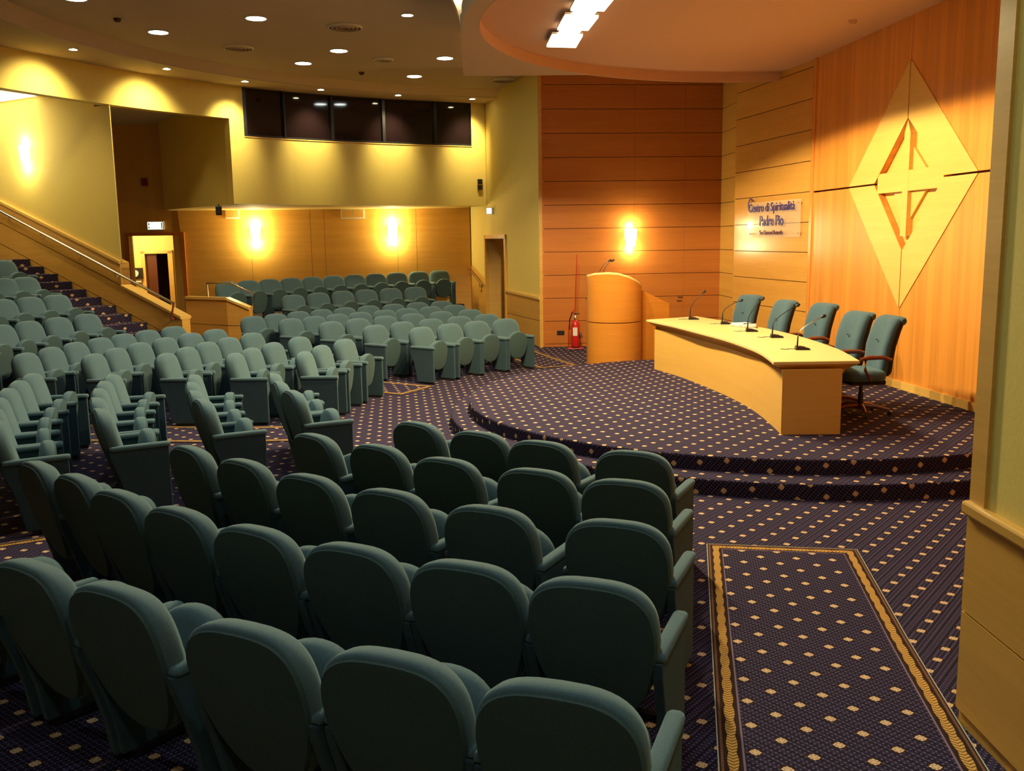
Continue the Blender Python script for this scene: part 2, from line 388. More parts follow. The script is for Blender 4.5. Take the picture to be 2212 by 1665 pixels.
q = MB(); q.box((DA.x-.01, DA.y+.0, 3.3), (.05, .012, 3.4), rz=math.atan2(ud.y, ud.x)); struct('trim_stage_corner', q, M['wood_vert'])
q = MB(); a, b = DA+nd*.03, DE+nd*.03
q.prism([a+Vector((0, 0, .284)), b+Vector((0, 0, .284)), b+Vector((0, 0, .385)), a+Vector((0, 0, .385))], nd*-.06)
struct('baseboard_stage_right', q, M['wood_light'])
q = MB(); a, b = P1+Vector((-.02, 0, 0)), P2+Vector((-.02, 0, 0)); a.z = b.z = 0
q.prism([a, b, b+Vector((0, 0, .36)), a+Vector((0, 0, .36))], (.04, 0, 0)); struct('baseboard_stage_side', q, M['wood_stage'])

# --- yellow side wall with the exit doorway
S2 = Q(1046, 225, 5.545); S2.z = 0
PS = (W1.x, W1.y); PR = (S2.x, S2.y)
uS = (S2-Vector((W1.x, W1.y, 0))).normalized(); nS = Vector((-uS.y, uS.x, 0))
if nS.y > 0 and nS.x > 0: nS = -nS
nS = nS if nS.x < 0 else -nS
SW = lambda x, y: W(x, y, PS, PR)
def wallpoly(name, pts, n, mat, th=.12, **k):
    q = MB(); q.prism(pts, -Vector(n)*th); return struct(name, q, mat, **k)
def up(p, z): return Vector((p[0], p[1], z))
w1 = up(W1, 0); dR = SW(1095, 600); dL = SW(1050, 600); far = w1+uS*((SW(1000, 600)-up(W1, SW(1000, 600).z)).length); farE = w1+uS*6.2
zt = SW(1072, 507).z; capR = SW(1163, 643).z; capL = SW(1097, 628).z
wallpoly('wall_side', [up(w1, capR), up(dR, capL), up(dR, zt), up(dL, zt), up(dL, 1.30), up(SW(1023, 574), SW(1023, 574).z), up(SW(1000, 573), SW(1000, 573).z), up(farE, 1.75), up(farE, 6.6), up(w1, 6.6)], nS, M['yellow'])
lev = SW(1130, 684).z
q = MB(); g = nS*.015
for z0, z1 in ((0, lev-.006), (lev+.006, None)):
    q.prism([up(w1+g, z0), up(dR+g, z0), up(dR+g, z1 or capL), up(w1+g, z1 or capR)], -nS*.12)
struct('wall_side_wainscot', q, M['wood_gold'])
q = MB(); q.prism([up(w1+nS*.05, capR-.03), up(dR+nS*.05, capL-.03), up(dR+nS*.05, capL+.02), up(w1+nS*.05, capR+.02)], -nS*.08); struct('trim_side_cap', q, M['wood_light'])
q = MB(); q.prism([up(dL+g, 0), up(farE+g, 0), up(farE+g, 1.75), up(SW(1000, 573)+g, SW(1000, 573).z), up(SW(1023, 574)+g, SW(1023, 574).z), up(dL+g, 1.30)], -nS*.12)
struct('wall_side_wainscot', q, M['wood_gold'])
q = MB(); e0, e1 = w1+nS*.03, w1+nS*.03+uS*-.02
q.box((W1.x+.01, W1.y-.02, 3.2), (.035, .05, 3.3)); struct('trim_corner_post', q, M['wood_gold'])
# exit doorway on that wall
dr = empty('door_1', up(dL, 0)); dr['kind'] = 'structure'
def local(q, o): 
    q.v = [(v[0]-o.location.x, v[1]-o.location.y, v[2]-o.location.z) for v in q.v]; return q
fr = MB(); fw = .09
for a, b, z0, z1 in ((dL-uS*-.0, dL-uS*fw, 0, zt+.0), (dR+uS*fw, dR, 0, zt+.0)):
    fr.prism([up(a+nS*.04, z0), up(b+nS*.04, z0), up(b+nS*.04, z1), up(a+nS*.04, z1)], -nS*.22)
fr.prism([up(dL+nS*.04, zt-.09), up(dR+nS*.04, zt-.09), up(dR+nS*.04, zt), up(dL+nS*.04, zt)], -nS*.22)
mesh('door_frame', local(fr, dr), M['wood_gold'], dr)
lf = MB(); hinge = dL-uS*fw-nS*.05
lf.prism([up(hinge, .05), up(hinge-nS*.85-uS*.25, .05), up(hinge-nS*.85-uS*.25, zt-.1), up(hinge, zt-.1)], uS*.04)
mesh('door_leaf', local(lf, dr), M['wood_gold'], dr)
q = MB(); q.prism([up(dL-nS*1.5+uS*2, 0), up(dR-nS*1.2-uS*.75, 0), up(dR-nS*1.2-uS*.75, 3.2), up(dL-nS*1.5+uS*2, 3.2)], -nS*.1); struct('wall_corridor', q, M['yellow'])

# --- balcony front with the control room window, and the curved beam that carries on to the left
BP = [(-60, 86), (0, 102), (58, 111), (115, 122), (180, 137), (240, 148.6), (330, 163), (421, 176), (470, 182.6), (518, 188), (612, 198.5), (709, 207), (825, 213.5), (937, 219), (1018, 222.5), (1047, 224)]
BP = [Q(x, y, 5.545) for x, y in BP]
def smooth_path(P, it=2):
    for _ in range(it):
        P = [P[0]]+[(P[i-1]+P[i]*2+P[i+1])/4 for i in range(1, len(P)-1)]+[P[-1]]
    return P
BP = smooth_path(BP, 3)
def ribbon(P, z0, z1, th, mat, name, n_out=(0, -1, 0)):
    q = MB(); out = Vector(n_out); R1, R2 = [], []
    for i, p in enumerate(P):
        d = (P[min(i+1, len(P)-1)]-P[max(i-1, 0)]); d.z = 0; d.normalize(); n = Vector((d.y, -d.x, 0))
        R1.append((up(p, z0), up(p, z1))); b = p-n*th; R2.append((up(b, z0), up(b, z1)))
    rings = [[a[0], a[1], b[1], b[0]] for a, b in zip(R1, R2)]
    q.loft(rings); return struct(name, q, mat)
iL = 8
edge = BP[iL]+(BP[iL+1]-BP[iL])*.25
ribbon(BP[:iL+1]+[edge], 4.88, 5.75, .22, M['yellow'], 'wall_beam')
# window span
def on_path(xpix):
    best = None
    for i in range(len(BP)-1):
        for t in range(0, 21):
            p = BP[i].lerp(BP[i+1], t/20); 
            e = abs(proj_x(p)-xpix)
            if best is None or e < best[0]: best = (e, p, i)
    return best[1], best[2]
def proj_x(p):
    v = Vector((p[0], p[1], p[2]-H)); return CX+F*(v.dot(right))/(v.dot(fwd))
wl, il = on_path(521); wr, ir = on_path(1018)
ZS, ZB = 4.54, 3.12
full = [edge]+BP[iL+1:]
ribbon(full, ZB, ZS, .22, M['yellow'], 'wall_balcony')
q = [p for p in BP if proj_x(p) > 1020]
ribbon([wr]+q, ZS, 5.75, .22, M['yellow'], 'wall_balcony')
ribbon([edge]+[p for p in BP if proj_x(edge)+3 < proj_x(p) < 519]+[wl], ZS-.0, 5.75, .22, M['yellow'], 'wall_balcony')
# soffit and the side cheek of the balcony
SF = K(375, 88); RC0 = K(388, 85.6); RC1 = K(991, 82)
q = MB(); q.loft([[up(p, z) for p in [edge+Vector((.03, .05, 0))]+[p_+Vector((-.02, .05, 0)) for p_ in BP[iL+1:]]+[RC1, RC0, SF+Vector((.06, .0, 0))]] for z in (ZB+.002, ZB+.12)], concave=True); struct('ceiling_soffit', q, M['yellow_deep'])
dv = (SF-up(edge, 0)); dv.z = 0; nn = Vector((-dv.y, dv.x, 0)).normalized()
nn = nn if nn.x < 0 else -nn
q = MB(); q.prism([up(edge, ZB), up(SF, ZB), up(SF, 5.75), up(edge, 5.75)], -nn*.15); struct('wall_balcony_cheek', q, M['yellow'])
# control room window
win = empty('window_1', up(wl, ZS)); win['kind'] = 'structure'
span = [wl]+[p for p in BP if 523 < proj_x(p) < 1016]+[wr]
def rib_local(P, z0, z1, setback, th):
    q = MB(); rings = []
    for i, p in enumerate(P):
        d = (P[min(i+1, len(P)-1)]-P[max(i-1, 0)]); d.z = 0; d.normalize(); n = Vector((d.y, -d.x, 0))
        a = p-n*setback; b = p-n*(setback+th); rings.append([up(a, z0), up(a, z1), up(b, z1), up(b, z0)])
    q.loft(rings); return q
mpx = [521, 608, 712, 826, 937, 1018]
for i in range(5):
    a, _ = on_path(mpx[i]); b, _ = on_path(mpx[i+1])
    mesh('window_pane', local(rib_local([a, b], ZS+.03, 5.60, .07, .02), win), M['glass'], win)
fq = MB()
for pr in (rib_local(span, ZS, ZS+.045, .02, .12), rib_local(span, 5.53, 5.60, .02, .12)): fq.add(pr.v, pr.f)
for x in mpx:
    p, _ = on_path(x); w_ = .018 if x == 608 else .035
    fq.box((p.x, p.y+.07, (ZS+5.58)/2), (w_, .06, (5.58-ZS)/2), rz=.5)
mesh('window_frame', local(fq, win), M['black'], win)
q = rib_local([p.lerp(p, 0) for p in span], ZS-.02, ZS+.0, -.015, .2); struct('trim_window_sill', q, M['wood_light'])
# dim control room behind the glass
q = MB(); q.prism([up(wl+Vector((-.6, 2.2, 0)), 3.3), up(wr+Vector((.3, 2.2, 0)), 3.3), up(wr+Vector((.3, 2.2, 0)), 5.75), up(wl+Vector((-.6, 2.2, 0)), 5.75)], (0, .1, 0)); struct('wall_control_room', q, M['wood_brown'])

# back wall of the recess under the balcony, with upright joints
n0 = Vector((.15, -1, 0)).normalized()
Lr = (RC1-RC0).length
panelled('wall_recess', RC0, (RC1+(RC1-RC0)*.05), 0, 3.3, [], M['wood_gold'], n0, seams=(1.9, 3.4, 3.75, 5.6, 6.1), gap=.03)
# brown wall with the lobby doorway
DL0 = K(236, 86); DL1 = RC0.copy(); 
uB = (DL1-DL0).normalized(); nB = Vector((uB.y, -uB.x, 0)); nB = nB if nB.y < 0 else -nB
BW = lambda x, y: W(x, y, DL0, DL1)
jl, jr = BW(283, 560), BW(394, 560); ztop = BW(330, 509).z
DLx = DL0-uB*3.0
q = MB(); q.prism([up(DLx, 0), up(jl, 0), up(jl, ztop), up(jr, ztop), up(jr, 0), up(DL1, 0), up(DL1, 5.3), up(DLx, 5.3)], -nB*.14); struct('wall_lobby_front', q, M['wood_brown'])
d2 = empty('door_2', up(jl, .2)); d2['kind'] = 'structure'
fr = MB()
for a, b in ((jl-uB*.09, jl+uB*.0), (jr-uB*.0, jr+uB*.09)):
    fr.prism([up(a+nB*.05, .1), up(b+nB*.05, .1), up(b+nB*.05, ztop+.08), up(a+nB*.05, ztop+.08)], -nB*.3)
fr.prism([up(jl+nB*.05, ztop), up(jr+nB*.05, ztop), up(jr+nB*.05, ztop+.08), up(jl+nB*.05, ztop+.08)], -nB*.3)
mesh('door_frame', local(fr, d2), M['wood_red'], d2)
lf = MB(); h0 = jr-uB*.02-nB*.02; h1 = BW(379, 560)-nB*.20
lf.prism([up(h0, .2), up(h1, .2), up(h1, ztop-.02), up(h0, ztop-.02)], uB*.045); mesh('door_leaf', local(lf, d2), M['wood_gold'], d2)
# lobby beyond it
lb0, lb1 = DL0-nB*2.2-uB*1.5, DL1-nB*2.2+uB*1.2
LW = lambda x, y: W(x, y, lb0, lb1)
a, b = LW(312, 600), LW(371, 600); zz = LW(340, 542).z
q = MB(); q.prism([up(lb0, 0), up(a, 0), up(a, zz), up(b, zz), up(b, 0), up(lb1, 0), up(lb1, 3.4), up(lb0, 3.4)], -nB*.1); struct('wall_lobby', q, M['yellow'])
q = MB(); q.prism([up(lb0-nB*.0, 2.95), up(lb1, 2.95), up(DL1-nB*.2, 2.95), up(DL0-uB*1.5-nB*.2, 2.95)], (0, 0, .1)); struct('ceiling_lobby', q, M['ceiling_white'])
q = MB()
for s, e in ((DL0-nB*.2-uB*1.4, lb0+uB*.1), ): q.prism([up(s, 0), up(e, 0), up(e, 3), up(s, 3)], uB*.1)
struct('wall_lobby_side', q, M['yellow'])
d3 = empty('door_3', up(a, .2)); d3['kind'] = 'structure'
fr = MB()
for s, e in ((a-uB*.05, a+uB*.06), (b-uB*.06, b+uB*.07)): fr.prism([up(s+nB*.04, 0), up(e+nB*.04, 0), up(e+nB*.04, zz), up(s+nB*.04, zz)], -nB*.2)
fr.prism([up(a-uB*.05+nB*.04, zz-.07), up(b+uB*.07+nB*.04, zz-.07), up(b+uB*.07+nB*.04, zz+.02), up(a-uB*.05+nB*.04, zz+.02)], -nB*.2)
mesh('door_frame', local(fr, d3), M['wood_light'], d3)
lf = MB(); m_ = a.lerp(b, .45)
lf.prism([up(a+uB*.06-nB*.08, 0), up(m_-nB*.10, 0), up(m_-nB*.10, zz-.06), up(a+uB*.06-nB*.08, zz-.06)], -nB*.04); mesh('door_leaf', local(lf, d3), M['wood_door'], d3)
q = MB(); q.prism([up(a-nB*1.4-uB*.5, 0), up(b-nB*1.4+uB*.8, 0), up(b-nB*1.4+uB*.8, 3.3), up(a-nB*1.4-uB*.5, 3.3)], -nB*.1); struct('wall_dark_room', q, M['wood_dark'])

# --- left wall along the stair: yellow above, sloping wood wainscot below
LA, LB = Vector((-7.04, 17.76, 0)), Vector((-10.43, 19.82, 0))
uL = (LB-LA).normalized(); nL = Vector((-uL.y, uL.x, 0)); nL = nL if nL.y < 0 else -nL
LWp = lambda x, y: W(x, y, LA, LB)
e0 = LWp(262, 567); c0 = LWp(0, 435); slope = (c0.z-e0.z)/(up(c0, 0)-up(e0, 0)).length
x0 = up(e0, 0); endL = x0+uL*6.5
def zcap(p): return e0.z+slope*(up(p, 0)-x0).length
q = MB(); q.prism([up(x0, e0.z-.02), up(endL, zcap(endL)-.02), up(endL, 5.22), up(x0+uL*.55, 5.22), up(x0+uL*.45, 4.87), up(x0, 4.87)], -nL*.02); struct('wall_left', q, M['yellow'])
r0 = LWp(267, 621); r1 = LWp(396, 689); sl2 = (r0.z-r1.z)/(up(r0, 0)-up(r1, 0)).length
gz = LWp(120, 545); g2 = LWp(330, 660)
q = MB(); g = nL*.03
gapz = .34
tops = lambda p: zcap(p)
def band(lo, hi):   # strips parallel to the slope, measured down from the cap
    A, B = x0+g, endL+g
    q.prism([up(A, zcap(x0)-lo), up(B, zcap(endL)-lo), up(B, zcap(endL)-hi), up(A, zcap(x0)-hi)], -nL*.2)
dg1 = zcap(LWp(120, 545))-LWp(120, 545).z
dg1 = e0.z+slope*(up(LWp(98, 500+30), 0)-x0).length-LWp(98, 530).z
band(0, .435); band(.455, .895); band(.915, 2.6)
wl_w = struct('wall_left_wainscot', q, M['wood_gold'])
q = MB(); g = nL*.012; band(.1, 2.4); mesh('backing_board', q, M['wood_dark'], wl_w); g = nL*.03
q = MB(); A, B = x0+nL*.06, endL+nL*.06
q.prism([up(A, zcap(x0)-.02), up(B, zcap(endL)-.02), up(B, zcap(endL)+.035), up(A, zcap(x0)+.035)], -nL*.08); struct('trim_left_cap', q, M['wood_light'])
# lower parapet in front of the lobby door
R0, R1 = up(r0, 0), up(r1, 0)
R0 = x0.copy(); zr0 = r1.z+sl2*(R0-R1).length
q = MB()
for lo, hi in ((0, .435), (.455, 1.6)):
    q.prism([up(R0+g, zr0-lo), up(R1+g, r1.z-min(lo, r1.z)), up(R1+g, max(0, r1.z-hi)), up(R0+g, max(0, zr0-hi))], -nL*.18)
struct('wall_parapet', q, M['wood_gold'])
q = MB(); q.prism([up(R0+nL*.06, zr0), up(R1+nL*.06, r1.z), up(R1+nL*.06, r1.z+.05), up(R0+nL*.06, zr0+.05)], -nL*.24); struct('trim_parapet_cap', q, M['wood_light'])
# parapet of the rear tiers
A0, A1, A2 = K(409, 106), K(497, 110), K(545, 111)
z0, z2 = W(450, 647, A0, A1).z, W(543, 669, A1, A2).z
q = MB(); gv = W(470, 702, A0, A1).z
for (pa_, za_), (pb_, zb_) in (((A0, z0), (A1, z0)), ((A1, z0), (A2, z2))):
    q.prism([up(pa_, 0), up(pb_, 0), up(pb_, gv-.008), up(pa_, gv-.008)], (.02, .16, 0))
    q.prism([up(pa_, gv+.008), up(pb_, gv+.008), up(pb_, zb_), up(pa_, za_)], (.02, .16, 0))
struct('wall_tier_parapet', q, M['wood_stage'])
q = MB()
for (pa_, za_), (pb_, zb_) in (((A0, z0), (A1, z0)), ((A1, z0), (A2, z2))):
    o_ = Vector((0, -.03, 0)); q.prism([up(pa_, za_)+o_, up(pb_, zb_)+o_, up(pb_, zb_+.05)+o_, up(pa_, za_+.05)+o_], (.02, .22, 0))
struct('trim_tier_cap', q, M['wood_light'])
E1 = SEATS['E1']; E2 = SEATS['E2']
def off(p, d):
    v = Vector((CEN.x-p[0], CEN.y-p[1], 0)).normalized(); return (p[0]+v.x*d, p[1]+v.y*d)
ext1 = E1+[(E1[-1][0]+.75, E1[-1][1]+.55, 0)]
ext2 = [(E2[0][0]-.15, E2[0][1]-.28, 0)]+E2+[(E2[-1][0]+.45, E2[-1][1]+.4, 0)]
poly_tier('floor_tier', [(A2.x+.10, A2.y+.30)]+[off(p, .62) for p in ext1]+[(-1.3, 25.0), (-8.4, 24.0), (A0.x+.05, A0.y+.30)], .33)
poly_tier('floor_tier', [off(p, .62) for p in ext2]+[(-1.3, 25.0), (-8.3, 24.0), (A0.x+.3, A0.y+.6)], .625)

# --- right wall end beside the camera
RX, RY = 2.085, 4.10
q = MB(); q.box((RX+.16, (RY-3)/2, 3.4), (.16, (RY+3)/2, 3.42)); struct('wall_right', q, M['yellow'])
capz = W(2124, 1109, (RX, 0), (RX, 5)).z
gz1 = W(2103, 1330, (RX, 0), (RX, 5)).z
q = MB()
for za, zb in ((.10, gz1-.004), (gz1+.004, capz-.03)): q.box((RX+.0, (RY-3)/2-.0, (za+zb)/2), (.02, (RY+3)/2+.012, (zb-za)/2))
struct('wall_right_wainscot', q, M['wood_gold'])
q = MB(); q.box((RX+.012, (RY-3)/2, .06), (.02, (RY+3)/2, .06)); struct('baseboard_right', q, M['wood_gold'])
q = MB(); q.box((RX, (RY-3)/2-.0, capz), (.045, (RY+3)/2+.03, .032)); struct('trim_right_cap', q, M['wood_gold'], bevel=.014)
q = MB(); q.box((RX-.004, RY-.055, 3.7), (.012, .065, 3.7-capz)); q.v = [(v[0], v[1], max(v[2], capz)) for v in q.v]; struct('trim_right_post', q, M['wood_gold'])
q = MB(); q.prism([Vector((RX+.3, RY, -.1)), up(DE, -.1), up(DE, 6.8), Vector((RX+.3, RY, 6.8))], (0, -.15, 0)); struct('wall_stage_wing', q, M['wood_gold'])
q = MB(); q.box((-5, -3.1, 3.4), (7.5, .1, 3.5)); struct('wall_rear', q, M['yellow'])
q = MB(); q.box((-12.6, 8, 3.4), (.1, 11.2, 3.5)); struct('wall_far_left', q, M['yellow'])

# ------------------------------------------------------------------ ceilings
MC, MR = (1.763, 13.651), 8.757
ex = lambda y: -.75-.028*(y-15.5)**2
pts = []
for i in range(0, 101):
    a = math.radians(55+(235-55)*i/100); pts.append((MC[0]+MR*math.cos(a), MC[1]+MR*math.sin(a)))
pts += [(ex(6.6+.465*i), 6.6+.465*i) for i in range(0, 21)]
pts += [(6.4, 15.9)]
q = MB(); q.loft([[(x, yy, z) for x, yy in pts] for z in (5.70, 5.78)], concave=True); struct('ceiling', q, M['ceiling'])
q = MB(); arc = [math.radians(60+(262-60)*i/110) for i in range(111)]
q.loft([[(MC[0]+r*math.cos(a), MC[1]+r*math.sin(a), z) for r, z in ((MR, 5.70), (MR, 5.79), (MR+.32, 5.64), (MR+.32, 5.545))] for a in arc]); struct('trim_ceiling_fascia', q, M['fascia'])
q = MB(); q.loft([[(MC[0]+r*math.cos(a), MC[1]+r*math.sin(a), z) for r, z in ((MR+.30, 5.545), (MR+.30, 5.62), (MR+4.2, 5.62), (MR+4.2, 5.545))] for a in arc]); struct('ceiling_ring', q, M['ceiling'])
q = MB(); q.box((-8.9, 21.6, 5.27), (4.2, 2.6, .05), rz=-.35); 
q = MB(); q.prism([(-6.3, 19.9, 5.22), (-8.05, 17.2, 5.22), (-8.9, 15.6, 5.22), (-14, 17, 5.22), (-14, 25.4, 5.22), (-6.8, 25.4, 5.22)], (0, 0, .1)); struct('ceiling_upper_landing', q, M['ceiling_white'])
q = MB(); q.box((.5, 8.6, 6.68), (7.5, 12.2, .05)); struct('ceiling_upper', q, M['ceiling_white'])
# stage canopy: lower rim and the raised round field inside it
SCx, SCy, SR = 3.973, 12.039, 4.305
def outer(a):
    d = Vector((math.cos(a), math.sin(a)))
    if math.pi <= a <= 2*math.pi: return 4.52
    best = SR+.05
    for p, r_ in (((-.57, 11.97), (-.70, 15.40)), ((-.70, 15.40), (1.46, 15.46))):
        p = Vector(p)-Vector((SCx, SCy)); r_ = Vector(r_)-Vector((SCx, SCy)); e = r_-p
        den = d.x*e.y-d.y*e.x
        if abs(den) < 1e-9: continue
        t = (p.x*e.y-p.y*e.x)/den; s = (p.x*d.y-p.y*d.x)/den
        if t > 0 and -.001 <= s <= 1.001: best = max(best, t)
    return best
n = 180; AA = [2*math.pi*i/n for i in range(n)]
q = MB(); q.loft([[(SCx+r_(a)*math.cos(a), SCy+r_(a)*math.sin(a), z) for r_, z in ((lambda a: SR, 4.86), (outer, 4.86), (outer, 5.06), (lambda a: SR, 5.06))] for a in AA+[0]], cap=False)
struct('ceiling_canopy_rim', q, M['ceiling'])
q = MB(); q.loft([[(SCx+r_*math.cos(a), SCy+r_*math.sin(a), z) for r_, z in ((SR-.004, 4.858), (SR+.012, 4.858), (SR+.012, 5.03), (SR-.004, 5.03))] for a in AA+[0]], cap=False)
struct('trim_canopy_fascia', q, M['ceiling_stage'])
q = MB(); q.loft([[(SCx+(SR+.02)*math.cos(a), SCy+(SR+.02)*math.sin(a), z) for a in AA] for z in (5.0, 5.08)]); struct('ceiling_canopy', q, M['ceiling_stage'])
# ------------------------------------------------------------------ theatre seats
def outline(hw, ztop, zbot, n=40, et=2.6, eb=2.4, zmid=None, wb=.62):
    zmid = zmid if zmid is not None else (ztop+zbot)/2; P = []
    for i in range(n):
        a = 2*math.pi*i/n; c, s = math.cos(a), math.sin(a)
        if s >= 0: x = hw*abs(c)**(2/et)*(1 if c >= 0 else -1); z = zmid+(ztop-zmid)*abs(s)**(2/et)
        else:
            e = eb; z = zmid-(zmid-zbot)*abs(s)**(2/e); t = (zmid-z)/(zmid-zbot)
            x = hw*abs(c)**(2/e)*(1 if c >= 0 else -1)*(1-(1-wb)*t)
        P.append((x, z))
    return P
def slab(P, layers, ypos, curve=0.0):
    cz = sum(p[1] for p in P)/len(P); q = MB(); rings = []
    for y, s, ds in layers:
        rings.append([(x*s, y+ypos(cz+(z-cz)*s)+curve*(x*s)**2, cz+(z-cz)*s+0) for x, z in P])
    q.loft(rings); return q
def inset(P, d):
    hw = max(p[0] for p in P); zt = max(p[1] for p in P); zb = min(p[1] for p in P)
    cz = (zt+zb)/2; sx = (hw-d)/hw; sz = ((zt-zb)/2-d)/((zt-zb)/2)
    return [(x*sx, cz+(z-cz)*sz) for x, z in P]
def slab2(P, layers, ypos, curve=0.0):
    q = MB(); q.loft([[(x, y+ypos(z)+curve*x*x, z) for x, z in inset(P, d)] for y, d in layers]); return q
def make_seat():
    root = empty('theatre_seat')
    lean = lambda z: (.905-z)*.24
    PB = outline(.272, .893, .235, 48, 3.3, 2.5, .64, .78)
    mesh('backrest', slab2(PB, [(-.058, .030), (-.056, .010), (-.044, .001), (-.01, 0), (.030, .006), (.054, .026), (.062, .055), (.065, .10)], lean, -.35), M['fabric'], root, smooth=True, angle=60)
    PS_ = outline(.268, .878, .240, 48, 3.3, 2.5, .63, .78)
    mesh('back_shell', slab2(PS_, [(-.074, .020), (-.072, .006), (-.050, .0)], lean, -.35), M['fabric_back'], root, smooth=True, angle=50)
    sl = lambda z: .355-(.68-z)*.10
    PC = outline(.208, .685, .20, 36, 2.1, 3.0, .50, .86)
    mesh('seat', slab2(PC, [(-.052, .05), (-.045, .015), (-.020, .0), (.020, .0), (.040, .006)], sl), M['fabric'], root, smooth=True, angle=60)
    mesh('seat_pan', slab2(inset(PC, .008), [(.036, .0), (.050, .004), (.056, .02)], sl), M['fabric_back'], root, smooth=True, angle=40)
    for s in (-1, 1):
        q = MB(); prof = [(.475, .035), (.475, .572), (-.005, .572), (.010, .50), (.060, .36), (.105, .20), (.13, .035)]
        q.prism([(s*.288, y, z) for y, z in prof], (-s*.042, 0, 0))
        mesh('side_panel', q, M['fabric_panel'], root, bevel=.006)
        q = MB(); sec = [(-.032, -.018), (.028, -.018), (.032, -.006), (.029, .012), (.016, .021), (-.018, .021), (-.033, .012), (-.036, -.006)]
        ys = [(.004, .60), (.010, .86), (.028, 1), (.45, 1), (.478, .94), (.488, .75)]
        q.loft([[(s*.266+s*x*k, y, .590+z*k) for x, z in sec] for y, k in ys])
        mesh('armrest', q, M['fabric'], root, smooth=True, angle=50)
    q = MB()
    for s in (-1, 1): q.box((s*.255, .31, .018), (.018, .14, .018))
    q.box((0, .20, .24), (.235, .02, .015))
    mesh('seat_foot', q, M['black'], root)
    return root
ORD = ['zeroth', 'first', 'second', 'third', 'fourth', 'fifth', 'sixth', 'seventh', 'eighth', 'ninth', 'tenth', 'eleventh']
ROWW = {1: 'front', 2: 'second', 3: 'third', 4: 'fourth', 5: 'rear'}
proto = make_seat(); used = False
def seat_label(blk, row, i, n):
    if blk == 'A':
        return ('grey-green tip-up seat beside the bordered aisle runner, %s row of near block' % ROWW[row]) if i == 0 else \
            'grey-green tip-up seat, %s from the runner, %s row of near block' % (ORD[i+1], ROWW[row])
    nm = {'B': ('blue-grey', 'near aisle', 'middle block'), 'C': ('blue-grey', 'cross aisle strip', 'block beyond cross aisle'),
          'D': ('teal-grey', 'near aisle', 'far block before balcony'), 'T': ('dark teal', 'stair', 'raised block beside the ramp'),
          'E': ('very dark green', 'exit doorway wall', 'raised back block')}[blk]
    rw = {'E': {1: 'lower row', 2: 'upper row'}, 'T': {1: 'lowest row', 2: 'second row', 3: 'third row', 4: 'top row'}}.get(blk, {}).get(row, ROWW.get(row, '')+' row')
    return '%s seat, %s from the %s, %s of %s' % (nm[0], ORD[i+1], nm[1], rw, nm[2])
GR = {'A': 'seats of the near block', 'B': 'seats of the middle block', 'C': 'seats beyond the cross aisle', 'D': 'seats of the far block', 'T': 'seats of the raised ramp block', 'E': 'seats of the raised back block'}
for key, L in SEATS.items():
    blk, row = key[0], int(key[1])
    an = lambda p: math.atan2(p[1]-CEN.y, p[0]-CEN.x) % (2*math.pi)
    L = sorted(L, key=an, reverse=(blk in 'ABCD'))     # A from the runner, B/C/D from the near aisle
    if blk == 'E': L = sorted(L, key=an)
    if blk == 'T': L = sorted(L, key=an)
    for i, p in enumerate(L):
        o = proto if not used else dup(proto)
        used = True
        v = Vector((CEN.x-p[0], CEN.y-p[1], 0))
        o.location = (p[0], p[1], p[2]+(.0 if blk in 'TE' else 0)); o.rotation_euler = (0, 0, math.atan2(v.y, v.x)-math.pi/2+random.uniform(-.012, .012))
        tag(o, seat_label(blk, row, i, len(L)), 'seat', GR[blk])
